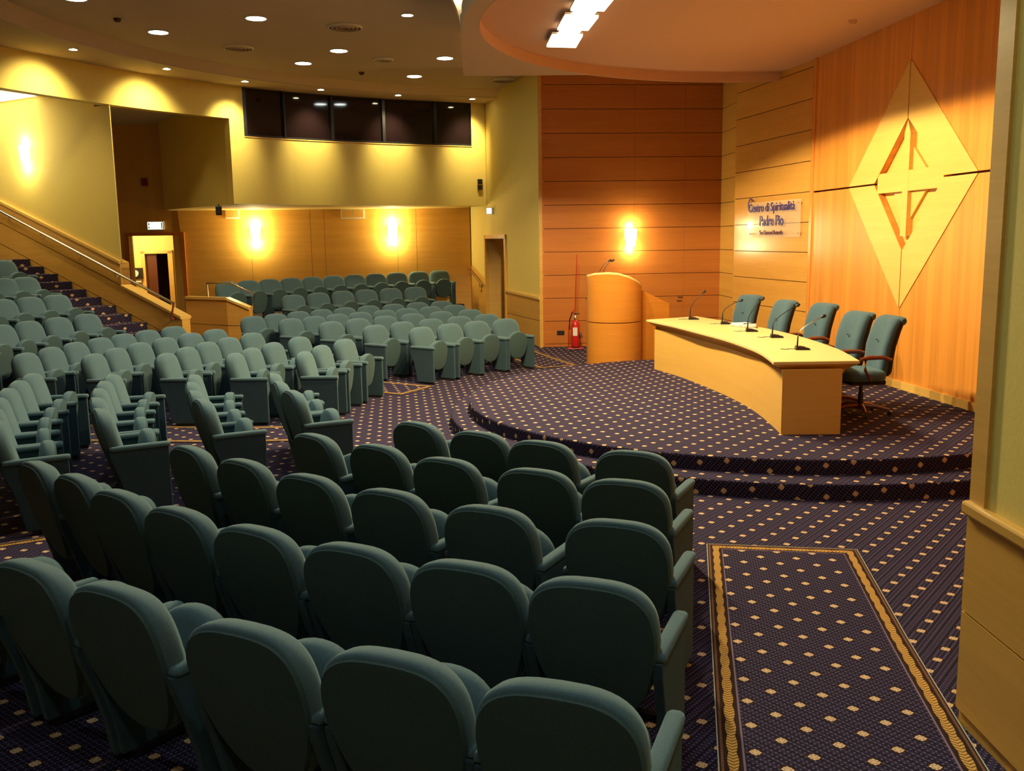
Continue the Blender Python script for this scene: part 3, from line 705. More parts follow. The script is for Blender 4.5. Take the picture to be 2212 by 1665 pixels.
# ------------------------------------------------------------------ aisle runners
def runner(corners, label, width_border, ends=(True, False)):
    """corners: far-left, far-right, near-right, near-left plan points"""
    a, b, c, d = [Vector((p[0], p[1], 0)) for p in corners]
    root = empty('aisle_runner', (0, 0, 0), 0, label, 'carpet runner', 'bordered runners in the aisles')
    def P(u, v): 
        p = (a*(1-u)+b*u)*(1-v)+(d*(1-u)+c*u)*v; return p
    Wd = ((a-b).length+(c-d).length)/2; Ln = ((a-d).length+(b-c).length)/2
    def grid(u0, u1, v0, v1, nu, nv, dz):
        q = MB(); vs = []
        for i in range(nu+1):
            for j in range(nv+1):
                p = P(u0+(u1-u0)*i/nu, v0+(v1-v0)*j/nv); vs.append((p.x, p.y, zf(p.x, p.y)+dz))
        o = len(vs); vs2 = [(x, y, z-.006) for x, y, z in vs]
        fs = [(i*(nv+1)+j, (i+1)*(nv+1)+j, (i+1)*(nv+1)+j+1, i*(nv+1)+j+1) for i in range(nu) for j in range(nv)]
        q.add(vs, fs); return q
    ax = (c-b).normalized() if Ln else Vector((0, 1, 0)); rot = math.atan2(ax.y, ax.x)
    cr, sr = math.cos(-rot), math.sin(-rot)
    uv = lambda co, n: ((co.x-a.x)*cr-(co.y-a.y)*sr, (co.x-a.x)*sr+(co.y-a.y)*cr)
    wu, wv = width_border/Wd, width_border/Ln
    mesh('runner_field', grid(wu*.9, 1-wu*.9, wv*.9 if ends[0] else 0, 1-(wv*.9 if ends[1] else 0), 4, 12, .010), M['carpet_run'], root, uv=uv)
    # border strips with their own along/across coordinates (miter cut at the corners)
    def strip(pa, pb, pc, pd, nseg, mit0, mit1):
        q = MB(); q.v = []; U = []
        for i in range(nseg+1):
            t = i/nseg; o = pa.lerp(pb, t); n_ = pd.lerp(pc, t)
            for k in (0, 1):
                p = (o, n_)[k]; q.v.append((p.x, p.y, zf(p.x, p.y)+.011))
        for i in range(nseg): q.f.append((i*2, i*2+2, i*2+3, i*2+1))
        me = mesh('runner_border', q, M['border'], root); 
        L_ = me.data.uv_layers.new(name='UVMap')
        dirv = (pb-pa).normalized(); nrm = Vector((-dirv.y, dirv.x, 0)); s = 1 if (pd-pa).dot(nrm) > 0 else -1
        for lp in me.data.loops:
            co = me.data.vertices[lp.vertex_index].co; r_ = Vector((co.x, co.y, 0))-pa
            L_.data[lp.index].uv = (r_.dot(dirv), r_.dot(nrm)*s)
    i00, i10 = P(wu, wv if ends[0] else 0), P(1-wu, wv if ends[0] else 0)
    i01, i11 = P(wu, 1-(wv if ends[1] else 0)), P(1-wu, 1-(wv if ends[1] else 0))
    n = max(2, int(Ln/.5))
    strip(a, d, i01, i00, n, 1, 1); strip(b, c, i11, i10, n, 1, 1)
    if ends[0]: strip(a, b, i10, i00, 4, 1, 1)
    if ends[1]: strip(d, c, i11, i01, 4, 1, 1)
    return root
t = NT('runner_border'); sp = t.new('ShaderNodeSeparateXYZ'); t.l.new(t.coords('UV'), sp.inputs[0]); U_, V_ = sp.outputs[0], sp.outputs[1]
def between(t, x, lo, hi): return t.math('MULTIPLY', t.math('GREATER_THAN', x, lo), t.math('LESS_THAN', x, hi))
col = (.030, .014, .010, 1)
n = t.noise(t.coords('UV'), 300, 2)
tick = t.math('GREATER_THAN', t.math('SINE', t.math('MULTIPLY', U_, 2*math.pi/.0135)), -.1)
col = t.mix(t.math('MULTIPLY', between(t, V_, .014, .026), tick), col, (.30, .13, .07, 1))
col = t.mix(between(t, V_, .0, .006), col, (.42, .40, .30, 1))
# leaf braid: chevrons that point along the strip
vc = t.math('ABSOLUTE', t.math('SUBTRACT', V_, .066))
chev = t.math('SINE', t.math('ADD', t.math('MULTIPLY', U_, 2*math.pi/.026), t.math('MULTIPLY', vc, 190.0)))
leafw = t.math('MULTIPLY_ADD', t.math('ABSOLUTE', t.math('SINE', t.math('MULTIPLY', U_, math.pi/.15))), .008, .017)
inb = t.math('LESS_THAN', vc, leafw)
leafc = t.mix(t.math('GREATER_THAN', chev, -.35), (.20, .08, .02, 1), t.mix(n, (.46, .25, .05, 1), (.68, .40, .11, 1)))
col = t.mix(inb, col, leafc)
col = t.mix(between(t, V_, .108, .120), col, (.20, .13, .19, 1))
M['border'] = t.base(col, .95, .1)
runner([(1.45, 6.78), (2.52, 6.60), (1.45+.0, .6), (.30, .80)], 'navy carpet runner with gold leaf border on the floor beside the right wall', .118)
runner([(-2.45, 11.60), (-2.45, 10.70), (-9.4, 10.50), (-9.4, 11.50)], 'bordered carpet runner in the cross aisle behind the middle block', .10)
runner([(-1.23, 14.70), (-1.66, 13.88), (-5.55, 16.3), (-5.12, 17.12)], 'bordered carpet runner between the far block and the cross aisle block', .10)
runner([(1.22, 16.90), (.50, 16.58), (-.70, 19.9), (.15, 20.1)], 'bordered carpet runner leading to the exit doorway behind the lectern', .10)
runner([(-1.30, 8.75), (-.75, 8.10), (-4.6, 5.25), (-5.15, 5.95)], 'bordered carpet runner between the near block and the middle block', .10)
# ------------------------------------------------------------------ speakers' table
ZT = 1.034
topP = [(2.10, 14.49), (2.34, 13.53), (2.52, 12.51), (2.67, 11.57), (2.74, 10.54), (2.71, 9.89), (2.65, 9.38)]
backP = [(3.52, 9.37), (3.65, 10.38), (3.66, 11.44), (3.60, 12.28), (3.44, 13.2), (2.98, 14.98)]
def cat(P, n=4):
    P = [Vector(p) for p in P]; out = []
    for i in range(len(P)-1):
        p0 = P[max(i-1, 0)]; p1 = P[i]; p2 = P[i+1]; p3 = P[min(i+2, len(P)-1)]
        for k in range(n):
            t_ = k/n; out.append(.5*((2*p1)+(p2-p0)*t_+(2*p0-5*p1+4*p2-p3)*t_*t_+(3*p1-p0-3*p2+p3)*t_**3))
    return out+[P[-1]]
fr_, bk_ = cat(topP), cat(backP)
TP = fr_+bk_; tc = sum(TP, Vector((0, 0)))/len(TP)
def shrink(P, d):
    out = []; m = len(P)
    for i, p in enumerate(P):
        e1 = (p-P[i-1]).normalized() if (p-P[i-1]).length > 1e-6 else Vector((0, 0)); e2 = (P[(i+1) % m]-p).normalized()
        n1, n2 = Vector((-e1.y, e1.x)), Vector((-e2.y, e2.x)); nn_ = (n1+n2)
        k = nn_.length_squared/2; nn_ = nn_/max(k, .35)
        out.append(p+nn_*d)
    return out
area = sum(TP[i-1].x*TP[i].y-TP[i].x*TP[i-1].y for i in range(len(TP)))
sg = 1 if area > 0 else -1
tb = empty('conference_table', (3.0, 11.8, .284), 0, 'long curved pale wood conference table with closed front on the stage', 'table')
rings = [[(p.x, p.y, z) for p in shrink(TP, sg*d)] for d, z in ((.004, ZT), (0, ZT-.006), (0, ZT-.030), (.012, ZT-.034))]
q = MB(); q.loft(rings); mesh('tabletop', local(q, tb), M['wood_table'], tb)
q = MB(); q.loft([[(p.x, p.y, z) for p in shrink(TP, sg*d)] for d, z in ((.012, ZT-.034), (.05, ZT-.06), (.115, ZT-.10), (.13, ZT-.14))]); mesh('top_moulding', local(q, tb), M['wood_body'], tb)
body_f = cat([(2.20, 14.30), (2.42, 13.55), (2.61, 12.60), (2.76, 11.55), (2.81, 10.55), (2.75, 9.38)])
q = MB(); th_ = .04
R_ = []
for i, p in enumerate(body_f):
    dd = (body_f[min(i+1, len(body_f)-1)]-body_f[max(i-1, 0)]).normalized(); nr = Vector((-dd.y, dd.x)); nr = nr if nr.x > 0 else -nr
    b_ = p+nr*th_; R_.append([(p.x, p.y, .284), (p.x, p.y, ZT-.135), (b_.x, b_.y, ZT-.135), (b_.x, b_.y, .284)])
q.loft(R_); mesh('front_panel', local(q, tb), M['wood_body'], tb)
for nm, (x0_, y0_, x1_, y1_) in (('end_panel', (2.74, 9.36, 3.34, 9.345)), ('end_panel', (2.22, 14.32, 2.80, 14.66))):
    q = MB(); q.prism([(x0_, y0_, .284), (x1_, y1_, .284), (x1_, y1_, ZT-.08), (x0_, y0_, ZT-.08)], (0, .045, 0)); mesh(nm, local(q, tb), M['wood_body'], tb)
# ------------------------------------------------------------------ lectern
LC = K(1327, 129.2); LC.z = 0; LR = .46
lc = empty('lectern', (LC.x, LC.y+.10, 0.03), 0, 'tall curved wooden lectern with slanting top beside the stage edge', 'lectern')
lx, ly = 0, 0
e_r = K(1389, 129.0)-LC; ub = Vector((e_r.x, e_r.y, 0)).normalized(); 
nf = Vector((ub.y, -ub.x, 0)); nf = nf if nf.y < 0 else -nf
zl = lambda s: 1.655-.0*s
def topz(u):     # u from -1 (left) to 1 (right)
    pts_ = [(-1, 1.665), (-.8, 1.70), (-.4, 1.715), (0, 1.70), (.4, 1.645), (.75, 1.565), (1, 1.48)]
    for (a0, z0_), (a1, z1_) in zip(pts_, pts_[1:]):
        if u <= a1+1e-6: return z0_+(z1_-z0_)*(u-a0)/(a1-a0)
    return 1.48
def half(zf0, zf1, r):
    q = MB(); RR = []
    for i in range(33):
        a = math.pi*i/32; u = -math.cos(a); d_ = ub*(u*r)+nf*(math.sin(a)*r)
        di = ub*(u*(r-.03))+nf*(math.sin(a)*(r-.03))
        RR.append([(d_.x, d_.y, zf0(u)), (d_.x, d_.y, zf1(u)), (di.x, di.y, zf1(u)), (di.x, di.y, zf0(u))])
    q.loft(RR); return q
mesh('front_shell', half(lambda u: 0, lambda u: .875, LR), M['wood_lectern'], lc, smooth=True, angle=30)
mesh('front_shell', half(lambda u: .89, lambda u: topz(u)-.03, LR), M['wood_lectern'], lc, smooth=True, angle=30)
mesh('inner_liner', half(lambda u: .01, lambda u: topz(u)-.05, LR-.012), M['wood_dark'], lc, smooth=True, angle=30)
q = MB(); RR = []
for i in range(33):
    a = math.pi*i/32; u = -math.cos(a); d_ = ub*(u*LR)+nf*(math.sin(a)*LR); d2_ = ub*(u*(LR-.06))+nf*(math.sin(a)*(LR-.06))
    RR.append([(d_.x, d_.y, topz(u)-.03), (d_.x, d_.y, topz(u)), (d2_.x, d2_.y, topz(u)), (d2_.x, d2_.y, topz(u)-.03)])
q.loft(RR); mesh('top_rim', q, M['wood_table'], lc, smooth=True, angle=30)
sp_ = (K(1446, 127.2)-LC); sp_.z = 0; st_ = ub*(LR*1.0)
zs0, zs1 = H-(625.6-512)/129.0-.03, H-(654.5-511.3)/127.2-.03
for k_, (o_, nmn) in enumerate(((Vector((0, 0, 0)), 'side_panel'), (-ub*.98*LR*2+nf*-.02, 'side_panel'))):
    a_, b_ = st_+o_+ub*.012*(1 if k_ == 0 else 0), sp_+o_
    q = MB(); q.prism([(a_.x, a_.y, 0), (b_.x, b_.y, 0), (b_.x, b_.y, zs1), (a_.x, a_.y, zs0)], -nf*.03 if k_ == 0 else -nf*.03)
    if k_ == 0: mesh(nmn, q, M['wood_lectern'], lc)
q = MB(); q.prism([(st_.x-.02, st_.y+.02, 1.30), (-st_.x*.9, -st_.y*.9+.02, 1.38), (-st_.x*.9-nf.x*.5, -st_.y*.9-nf.y*.5, 1.22), (st_.x-nf.x*.5, st_.y-nf.y*.5, 1.14)], (0, 0, .025)); mesh('reading_desk', q, M['wood_lectern'], lc)
q = MB(); a_ = -st_*.78-nf*.05
q.prism([(a_.x, a_.y, 0), (a_.x-nf.x*.55, a_.y-nf.y*.55, 0), (a_.x-nf.x*.55, a_.y-nf.y*.55, 1.2), (a_.x, a_.y, 1.6)], ub*.03); mesh('side_panel', q, M['wood_lectern'], lc)
def gooseneck(name, base, mid, tip, label, group, r=.006, head=.018):
    o = empty(name, base, 0, label, 'microphone', group)
    b = Vector(base); P = [Vector(base), Vector(mid), Vector(tip)]; C_ = []
    for i in range(13):
        t_ = i/12; C_.append(P[0]*(1-t_)**2+P[1]*2*t_*(1-t_)+P[2]*t_*t_)
    q = MB(); q.tube(C_, r, 8); mesh('gooseneck', local(q, o), M['black'], o, smooth=True)
    d_ = (C_[-1]-C_[-2]).normalized()
    q = MB(); q.tube([C_[-1]+d_*s_2 for s_2 in (-.01, 0, .02, .04, .05)], [.008, head*.8, head, head*.9, head*.4], 12); mesh('windscreen', local(q, o), M['black'], o, smooth=True)
    return o
Lp = Vector((LC.x, LC.y+.1, .03))
PL = (LC.x-3, LC.y-.15), (LC.x+3, LC.y-.15)
for (bx, by), (tx, ty), nm in (((1293, 590), (1315, 564), 'left of the pair'), ((1300, 592), (1321.5, 564), 'right of the pair')):
    b0, t0 = W(bx, by, *PL), W(tx, ty, *PL); m0 = b0.lerp(t0, .35)+Vector((-.03, 0, .06))
    gooseneck('lectern_microphone', b0-Vector((0, 0, .06)), m0, t0, 'thin black gooseneck microphone on the lectern, '+nm, 'lectern microphones', .005)
# ------------------------------------------------------------------ desk microphones
mics = [((1497, 690), (1519, 632)), ((1567, 700), (1598, 650)), ((1622, 716), (1645, 648)), (( 1676, 729), (1720, 661)), ((1731, 755), (1775, 685))]
ws = ['farthest of the five, near the lectern end', 'beside the white papers, next to the far chair', 'in the middle of the table', 'fourth from the lectern end of the table', 'nearest of the five, at the near table end']
for i, ((bx, by), (tx, ty)) in enumerate(mics):
    b0 = Q(bx, by, ZT+.0); o = empty('desk_microphone', (b0.x, b0.y, ZT), -.12, 'black gooseneck desk microphone, '+ws[i], 'microphone', 'desk microphones')
    q = MB(); q.add([(-.07, -.06, 0), (.09, -.06, 0), (.09, .06, 0), (-.07, .06, 0), (-.06, -.055, .045), (.085, -.05, .018), (.085, .05, .018), (-.06, .055, .045)], [(0, 3, 2, 1), (4, 5, 6, 7), (0, 1, 5, 4), (1, 2, 6, 5), (2, 3, 7, 6), (3, 0, 4, 7)])
    mesh('base', q, M['black'], o, bevel=.004)
    q = MB(); q.box((.01, .0, .036), (.03, .035, .003), ry=.19); mesh('button_plate', q, M['mahogany'], o)
    tip = W(tx, ty, (b0.x-2, b0.y-.10), (b0.x+3, b0.y+.10)); tl = Matrix.Rotation(.12, 3, 'Z') @ (tip-Vector((b0.x, b0.y, ZT)))
    st0 = Vector((-.045, 0, .04)); q = MB(); q.tube([st0, st0+Vector((.004, 0, .11))], [.010, .007], 8); mesh('stem', q, M['black'], o, smooth=True)
    P = [st0+Vector((.004, 0, .11)), st0+Vector((.01, 0, .21)), tl]; C_ = [P[0]*(1-t_)**2+P[1]*2*t_*(1-t_)+P[2]*t_*t_ for t_ in [j/12 for j in range(13)]]
    q = MB(); q.tube(C_, .005, 8); mesh('gooseneck', q, M['chrome'] if i == 4 else M['black'], o, smooth=True)
    d_ = (C_[-1]-C_[-2]).normalized(); q = MB(); q.tube([C_[-1]+d_*s_2 for s_2 in (-.012, 0, .02, .04, .052)], [.007, .016, .020, .018, .008], 12); mesh('windscreen', q, M['black'], o, smooth=True)
    q = MB(); q.tube([(-.07, .02, .006), (-.13, .05, .004), (-.16, .0, .004), (-.22, .03, .004)], .004, 6); mesh('cable', q, M['black'], o, smooth=True)
# papers
pc = Q(1604, 705, ZT)
for i, (dx, dy, rz, s_2) in enumerate(((0, 0, .3, 1.0), (.05, -.16, -.25, .8))):
    q = MB()
    for j in range(7): q.box((pc.x+dx+random.uniform(-.012, .012), pc.y+dy+random.uniform(-.012, .012), ZT+.003+j*.0065), (.105*s_2, .15*s_2, .0028), rz=rz+random.uniform(-.1, .1))
    o = mesh('paper_stack', q, M['paper']); tag(o, ['loose white papers stacked on the table beside a microphone', 'smaller white paper stack on the table, nearer the middle microphone'][i], 'papers', 'papers on the table')
# ------------------------------------------------------------------ office chairs
def make_office():
    r = empty('office_chair')
    lean = lambda z: -(z-.45)*.20+.10*math.sin(max(0, (z-.45))/.66*math.pi)*.5
    # front cushion (local +y is forward)
    PBk = outline(.238, 1.105, .43, 44, 6.5, 4.5, .78, .90)
    q = slab2(PBk, [(-.02, .004), (.02, 0), (.045, .008), (.065, .035), (.068, .08), (.055, .16)], lean, .25); mesh('backrest', q, M['suede'], r, smooth=True, angle=60)
    q = slab2(inset(PBk, .004), [(-.075, .05), (-.07, .015), (-.05, .0), (-.01, -.002)], lean, .25); mesh('back_shell', q, M['suede_dark'], r, smooth=True, angle=60)
    q = MB(); q.tube([(x, lean(1.06)-.040, 1.060) for x in (-.225, -.2, 0, .2, .225)], [.025, .046, .050, .046, .025], 14); mesh('head_roll', q, M['suede'], r, smooth=True)
    q = MB()
    for z in (.66, .84): q.lathe([(.0, .006), (.012, .004), (.013, -.004)], (0, lean(z)+.07, z), 10)
    mesh('tuft_button', q, M['suede_dark'], r, smooth=True)
    q = MB(); RR = []
    for z, d in ((.40, .04), (.405, .01), (.44, 0), (.485, .0), (.515, .02), (.525, .07)):
        RR.append([(x*(.26-d)/.26, .24+(y)*(.25-d)/.25+.0, z+.03*max(0, -y)*0+(.03 if y < 0 else 0)*0) for x, y in [(.26*math.copysign(abs(math.cos(a))**.5, math.cos(a)), .25*math.copysign(abs(math.sin(a))**.5, math.sin(a))) for a in [2*math.pi*k/32 for k in range(32)]]])
    q.loft(RR); mesh('seat', q, M['suede'], r, smooth=True, angle=70)
    q = MB(); q.box((0, .22, .385), (.22, .20, .025)); mesh('seat_pan', q, M['suede_dark'], r, bevel=.012)
    for s in (-1, 1):
        q = MB(); P = [(s*.27, .0, .64), (s*.28, .10, .675), (s*.28, .26, .675), (s*.275, .36, .655)]
        q.tube([Vector(p) for p in P], [.020, .024, .026, .018], 10); mesh('armrest', q, M['mahogany'], r, smooth=True)
        q = MB(); q.tube([(s*.275, .30, .65), (s*.275, .30, .54), (s*.25, .22, .42), (s*.19, .18, .39)], .016, 8); mesh('arm_support', q, M['mahogany'], r, smooth=True)
    q = MB(); q.lathe([(.03, .09), (.03, .25), (.022, .25), (.022, .37), (.06, .372)], (0, .2, 0), 16); mesh('gas_column', q, M['black'], r, smooth=True, angle=30)
    q = MB(); q.lathe([(0, .06), (.05, .06), (.055, .09), (.04, .12), (0, .12)], (0, .2, 0), 16)
    for k in range(5):
        a = 2*math.pi*k/5+.35; c_2, s_2 = math.cos(a), math.sin(a)
        q.tube([(c_2*.03, .2+s_2*.03, .10), (c_2*.18, .2+s_2*.18, .095), (c_2*.31, .2+s_2*.31, .065)], [.028, .023, .017], 8)
    mesh('star_base', q, M['mahogany'], r, smooth=True, angle=40)
    for k in range(5):
        a = 2*math.pi*k/5+.35; q = MB(); q.tube([(math.cos(a)*.31-.012*math.sin(a), .2+math.sin(a)*.31+.012*math.cos(a), .027), (math.cos(a)*.31+.012*math.sin(a), .2+math.sin(a)*.31-.012*math.cos(a), .027)], .027, 12)
        mesh('caster', q, M['black'], r, smooth=True, angle=40)
    return r
oc = make_office()
OCS = [((1620, 637), 24), ((1697, 648), 12), ((1780, 655), 17), ((1855, 673), 15), ((1922, 682), 6)]
ow = ['farthest of the five, near the lectern', 'second from the lectern end', 'in the middle of the five', 'second from the near end', 'nearest of the five, whole chair in view']
ocs = [oc]+[dup(oc) for _ in range(4)]
for i, (o, ((x, y), deg)) in enumerate(zip(ocs, OCS)):
    p = Q(x, y, 1.389); a = math.pi+math.radians(deg)           # facing direction
    f = Vector((math.cos(a), math.sin(a), 0)); p = p+f*.10
    o.location = (p.x, p.y, .284); o.rotation_euler = (0, 0, a-math.pi/2)
    tag(o, 'high-backed blue suede swivel chair behind the table, '+ow[i], 'office chair', 'swivel chairs behind the table')
# ------------------------------------------------------------------ rhombus relief with the cross
nd_ = nd; DP = lambda x, y: DWp(x, y)
ctr = DP(1960, 396)
rel = empty('wall_relief', (ctr.x+nd.x*.0, ctr.y, ctr.z), 0, 'large pale wood rhombus relief with a raised cross on the stage wall', 'relief')
def plate(pts2, d0, d1, name, mat):
    q = MB(); q.prism([D3(x, z, d1) for x, z in pts2], -nd*(d1-d0)); return mesh(name, local(q, rel), mat, rel)
g_ = .012
def quadrant(o1, o2, i2, i1, name):
    cx_ = sum(p[0] for p in (o1, o2, i1, i2))/4; cz_ = sum(p[1] for p in (o1, o2, i1, i2))/4
    sh = lambda p: (p[0]+(g_ if cx_ > xc else -g_)*(1 if abs(p[0]-xc) < .02 else 0), p[1]+(g_ if cz_ > zc else -g_)*(1 if abs(p[1]-zc) < .02 else 0))
    plate([sh(o1), sh(o2), sh(i2), sh(i1)], .0, .010, name, M['wood_light'])
quadrant(X['t'], X['l'], X['il'], X['it'], 'rhombus_plate'); quadrant(X['l'], X['b'], X['ib'], X['il'], 'rhombus_plate')
quadrant(X['b'], X['r'], X['ir'], X['ib'], 'rhombus_plate'); quadrant(X['r'], X['t'], X['it'], X['ir'], 'rhombus_plate')
plate([X['it'], X['il'], X['ib'], X['ir']], -.092, -.080, 'recess_field', M['wood_light'])
wl_, wr_ = (X['ir'][0]-X['il'][0]), 0
mid = [(xc+(X[k_][0]-xc)*.62, zc+(X[k_][1]-zc)*.62) for k_ in ('it', 'il', 'ib', 'ir')]
plate(mid, -.080, -.045, 'inner_rhombus', M['wood_light'])
hx, hz = .072, .13
zt_, zb_ = X['it'][1], X['ib'][1]
plate([(xc-hx, zb_+.18), (xc+hx, zb_+.18), (xc+hx, zt_-.18), (xc, zt_-.02), (xc-hx, zt_-.18)], -.080, .006, 'cross_upright', M['wood_light'])
plate([(X['il'][0]+.08, zc-hz), (X['ir'][0]-.02, zc-hz), (X['ir'][0]-.02, zc+hz), (X['il'][0]+.08, zc+hz)], -.080, .004, 'cross_arm', M['wood_light'])
# ------------------------------------------------------------------ acrylic name sign
PW = lambda x, y: W(x, y, P1, P2)
a, b, c, d = PW(1623, 432), PW(1737, 436), PW(1737, 513), PW(1623, 511)
up_ = (P2-P1); up_.z = 0; up_.normalize(); nP = Vector((up_.y, -up_.x, 0)); nP = nP if nP.x < 0 else -nP
sg_ = empty('name_sign', up(a, c.z), 0, 'clear acrylic name plate with blue lettering on the panelled stage wall', 'sign')
zhi, zlo = (a.z+b.z)/2, (c.z+d.z)/2
q = MB(); q.prism([up(a, zlo)+nP*.06, up(b, zlo)+nP*.06, up(b, zhi)+nP*.06, up(a, zhi)+nP*.06], -nP*.008); mesh('acrylic_plate', local(q, sg_), M['acrylic'], sg_)
q = MB()
for p, z in ((a, zlo+.06), (b, zlo+.06), (a, zhi-.06), (b, zhi-.06)):
    s_2 = up(p, z)+(up_*.06 if p is a else -up_*.06); q.tube([s_2, s_2+nP*.07], .012, 12)
mesh('standoff', local(q, sg_), M['chrome'], sg_, smooth=True, angle=40)
def text(s, size, pos, parent, mat, name, align='LEFT', sx=1.0, ext=.006, X_=None, N_=None):
    cu = bpy.data.curves.new(name, 'FONT'); cu.body = s; cu.size = size; cu.extrude = ext; cu.align_x = align; cu.align_y = 'CENTER'
    o = bpy.data.objects.new(name, cu); COL.objects.link(o); cu.materials.append(mat)
    xx, nn_ = X_, N_; zz_ = Vector((0, 0, 1)); m = Matrix((xx*sx, zz_, nn_)).transposed().to_4x4(); m.translation = pos-parent.location
    bpy.context.view_layer.update(); me = bpy.data.meshes.new_from_object(o); bpy.data.objects.remove(o)
    o = bpy.data.objects.new(name, me); COL.objects.link(o)
    if not me.materials: me.materials.append(mat)
    o.parent = parent; o.matrix_local = m; return o
L0 = (up(b, 0)-up(a, 0)).length
P_at = lambda f, z: up(up(a, 0).lerp(up(b, 0), f), z)+nP*.066
zr = lambda y: PW(1680, y).z
text('Centro di Spiritualità', .21, P_at(.02, zr(447)), sg_, M['ink'], 'lettering', 'LEFT', L0*.96/(.21*9.2), X_=up_, N_=nP)
text('C', .36, P_at(.0, zr(441)), sg_, M['ink'], 'lettering', 'LEFT', .75, ext=.005, X_=up_, N_=nP)
text('Padre Pio', .26, P_at(.48, zr(477)), sg_, M['ink'], 'lettering', 'CENTER', L0*.52/(.26*4.35), X_=up_, N_=nP)
text('San Giovanni Rotondo', .11, P_at(.48, zr(502)), sg_, M['ink_red'], 'lettering', 'CENTER', L0*.50/(.11*10.2), X_=up_, N_=nP)
# ------------------------------------------------------------------ fire extinguisher on its stand
fb = Q(1243, 753, .05); ex_ = empty('fire_extinguisher', fb, 0, 'red wheeled-stand fire extinguisher with tall thin rod beside the lectern', 'fire extinguisher')
kf = (753-514)/2.25
m_px = lambda px: px/kf
q = MB(); q.lathe([(0, .05), (.075, .05), (.085, .08), (.085, .50), (.06, .57), (.03, .60), (.0, .60)], (0, 0, 0), 24); mesh('cylinder', q, M['red'], ex_, smooth=True, angle=50)
q = MB(); q.lathe([(.028, .60), (.03, .66), (.018, .68), (.018, .72)], (0, 0, 0), 16); q.box((.03, 0, .72), (.06, .012, .012)); mesh('valve', q, M['chrome'], ex_, smooth=True, angle=40)
q = MB(); q.box((-.01, -.086, .36), (.045, .004, .085)); mesh('label', q, M['white'], ex_)
q = MB(); q.tube([(-.15, -.10, .012), (.15, -.10, .012), (.15, .10, .012), (-.15, .10, .012), (-.15, -.10, .012)], .010, 8); q.tube([(-.14, .10, .012), (-.13, .06, .45), (-.10, .05, .62), (-.02, .05, .80), (.04, .05, .80)], .010, 8)
q.tube([(0, .06, .02), (.005, .06, .9), (.02, .06, 1.40), (.045, .06, 1.92)], [.011, .011, .009, .007], 8); mesh('stand', q, M['red'], ex_, smooth=True)
q = MB(); q.tube([(.02, -.02, .70), (-.07, -.03, .76), (-.12, -.04, .60), (-.12, -.04, .40)], .011, 8); mesh('hose', q, M['black'], ex_, smooth=True)
q = MB(); q.tube([(.1, -.0, .34), (.12, -.02, .22)], [.012, .035], 12); mesh('nozzle', q, M['black'], ex_, smooth=True)
# ------------------------------------------------------------------ small wall things
BWL = lambda x, y: W(x, y, PS[:2], (B2.x, B2.y))
def wallbox(name, fn, x0, y0, x1, y1, n, depth, mat, label, cat, proud=.0, group=None, extra=None):
    a, c = fn(x0, y0), fn(x1, y1); n = Vector(n).normalized()
    h = Vector(((a.x+c.x)/2, (a.y+c.y)/2, min(a.z, c.z)))
    o = empty(name, h, 0, label, cat, group)
    q = MB(); b0 = up(a, c.z); b1 = up(c, c.z)
    q.prism([b0+n*(depth+proud), b1+n*(depth+proud), up(c, a.z)+n*(depth+proud), up(a, a.z)+n*(depth+proud)], -n*depth)
    mesh('housing', local(q, o), mat, o, bevel=.006)
    return o, a, c, h
# exit sign over the lobby door
o, a, c, h = wallbox('exit_sign', BW, 318, 478, 356, 497, nB, .07, M['white'], 'lit green and white exit sign above the lobby door', 'exit sign')
def face(o, a, c, n, d, f0, f1, g0, g1, mat, name):
    A = Vector((a.x, a.y, 0)); C_ = Vector((c.x, c.y, 0)); q = MB()
    p0, p1 = A.lerp(C_, f0), A.lerp(C_, f1); z0_, z1_ = c.z+(a.z-c.z)*g0, c.z+(a.z-c.z)*g1
    q.prism([up(p0, z0_)+n*d, up(p1, z0_)+n*d, up(p1, z1_)+n*d, up(p0, z1_)+n*d], -n*.004); return mesh(name, local(q, o), mat, o)
face(o, a, c, nB, .073, .06, .94, .10, .90, M['e_exit'], 'lit_face')
face(o, a, c, nB, .076, .10, .16, .18, .44, M['green'], 'pictogram'); face(o, a, c, nB, .076, .10, .17, .55, .80, M['green'], 'pictogram'); face(o, a, c, nB, .076, .86, .92, .16, .84, M['green'], 'pictogram')
o, a, c, h = wallbox('alarm_box', BW, 305, 385, 320, 401, nB, .06, M['red_dark'], 'small dark red alarm box high on the brown wall', 'alarm')
# projecting exit sign at the side doorway
es = SW(1066, 455); o = empty('exit_sign', up(es, SW(1066, 463).z), 0, 'small glowing exit sign projecting from the side wall above the doorway', 'exit sign')
q = MB(); p0 = up(es, 0)+nS*.03; zz0, zz1 = SW(1066, 463).z, SW(1066, 448).z; du = Vector((1, .15, 0)).normalized()
cA = up(es, 0)+nS*.10
q.prism([up(cA-du*.08, zz0), up(cA+du*.08, zz0), up(cA+du*.08, zz1), up(cA-du*.08, zz1)], (0, .05, 0)); mesh('housing', local(q, o), M['white'], o)
q = MB(); q.prism([up(cA-du*.07, zz0+.015)-Vector((0, .004, 0)), up(cA+du*.05, zz0+.015)-Vector((0, .004, 0)), up(cA+du*.05, zz1-.015)-Vector((0, .004, 0)), up(cA-du*.07, zz1-.015)-Vector((0, .004, 0))], (0, .004, 0)); mesh('lit_face', local(q, o), M['e_exit'], o)
q = MB(); q.tube([cA+Vector((0, .02, zz1-.02)), up(es, zz1-.02)], .012, 8); mesh('bracket', local(q, o), M['white'], o)
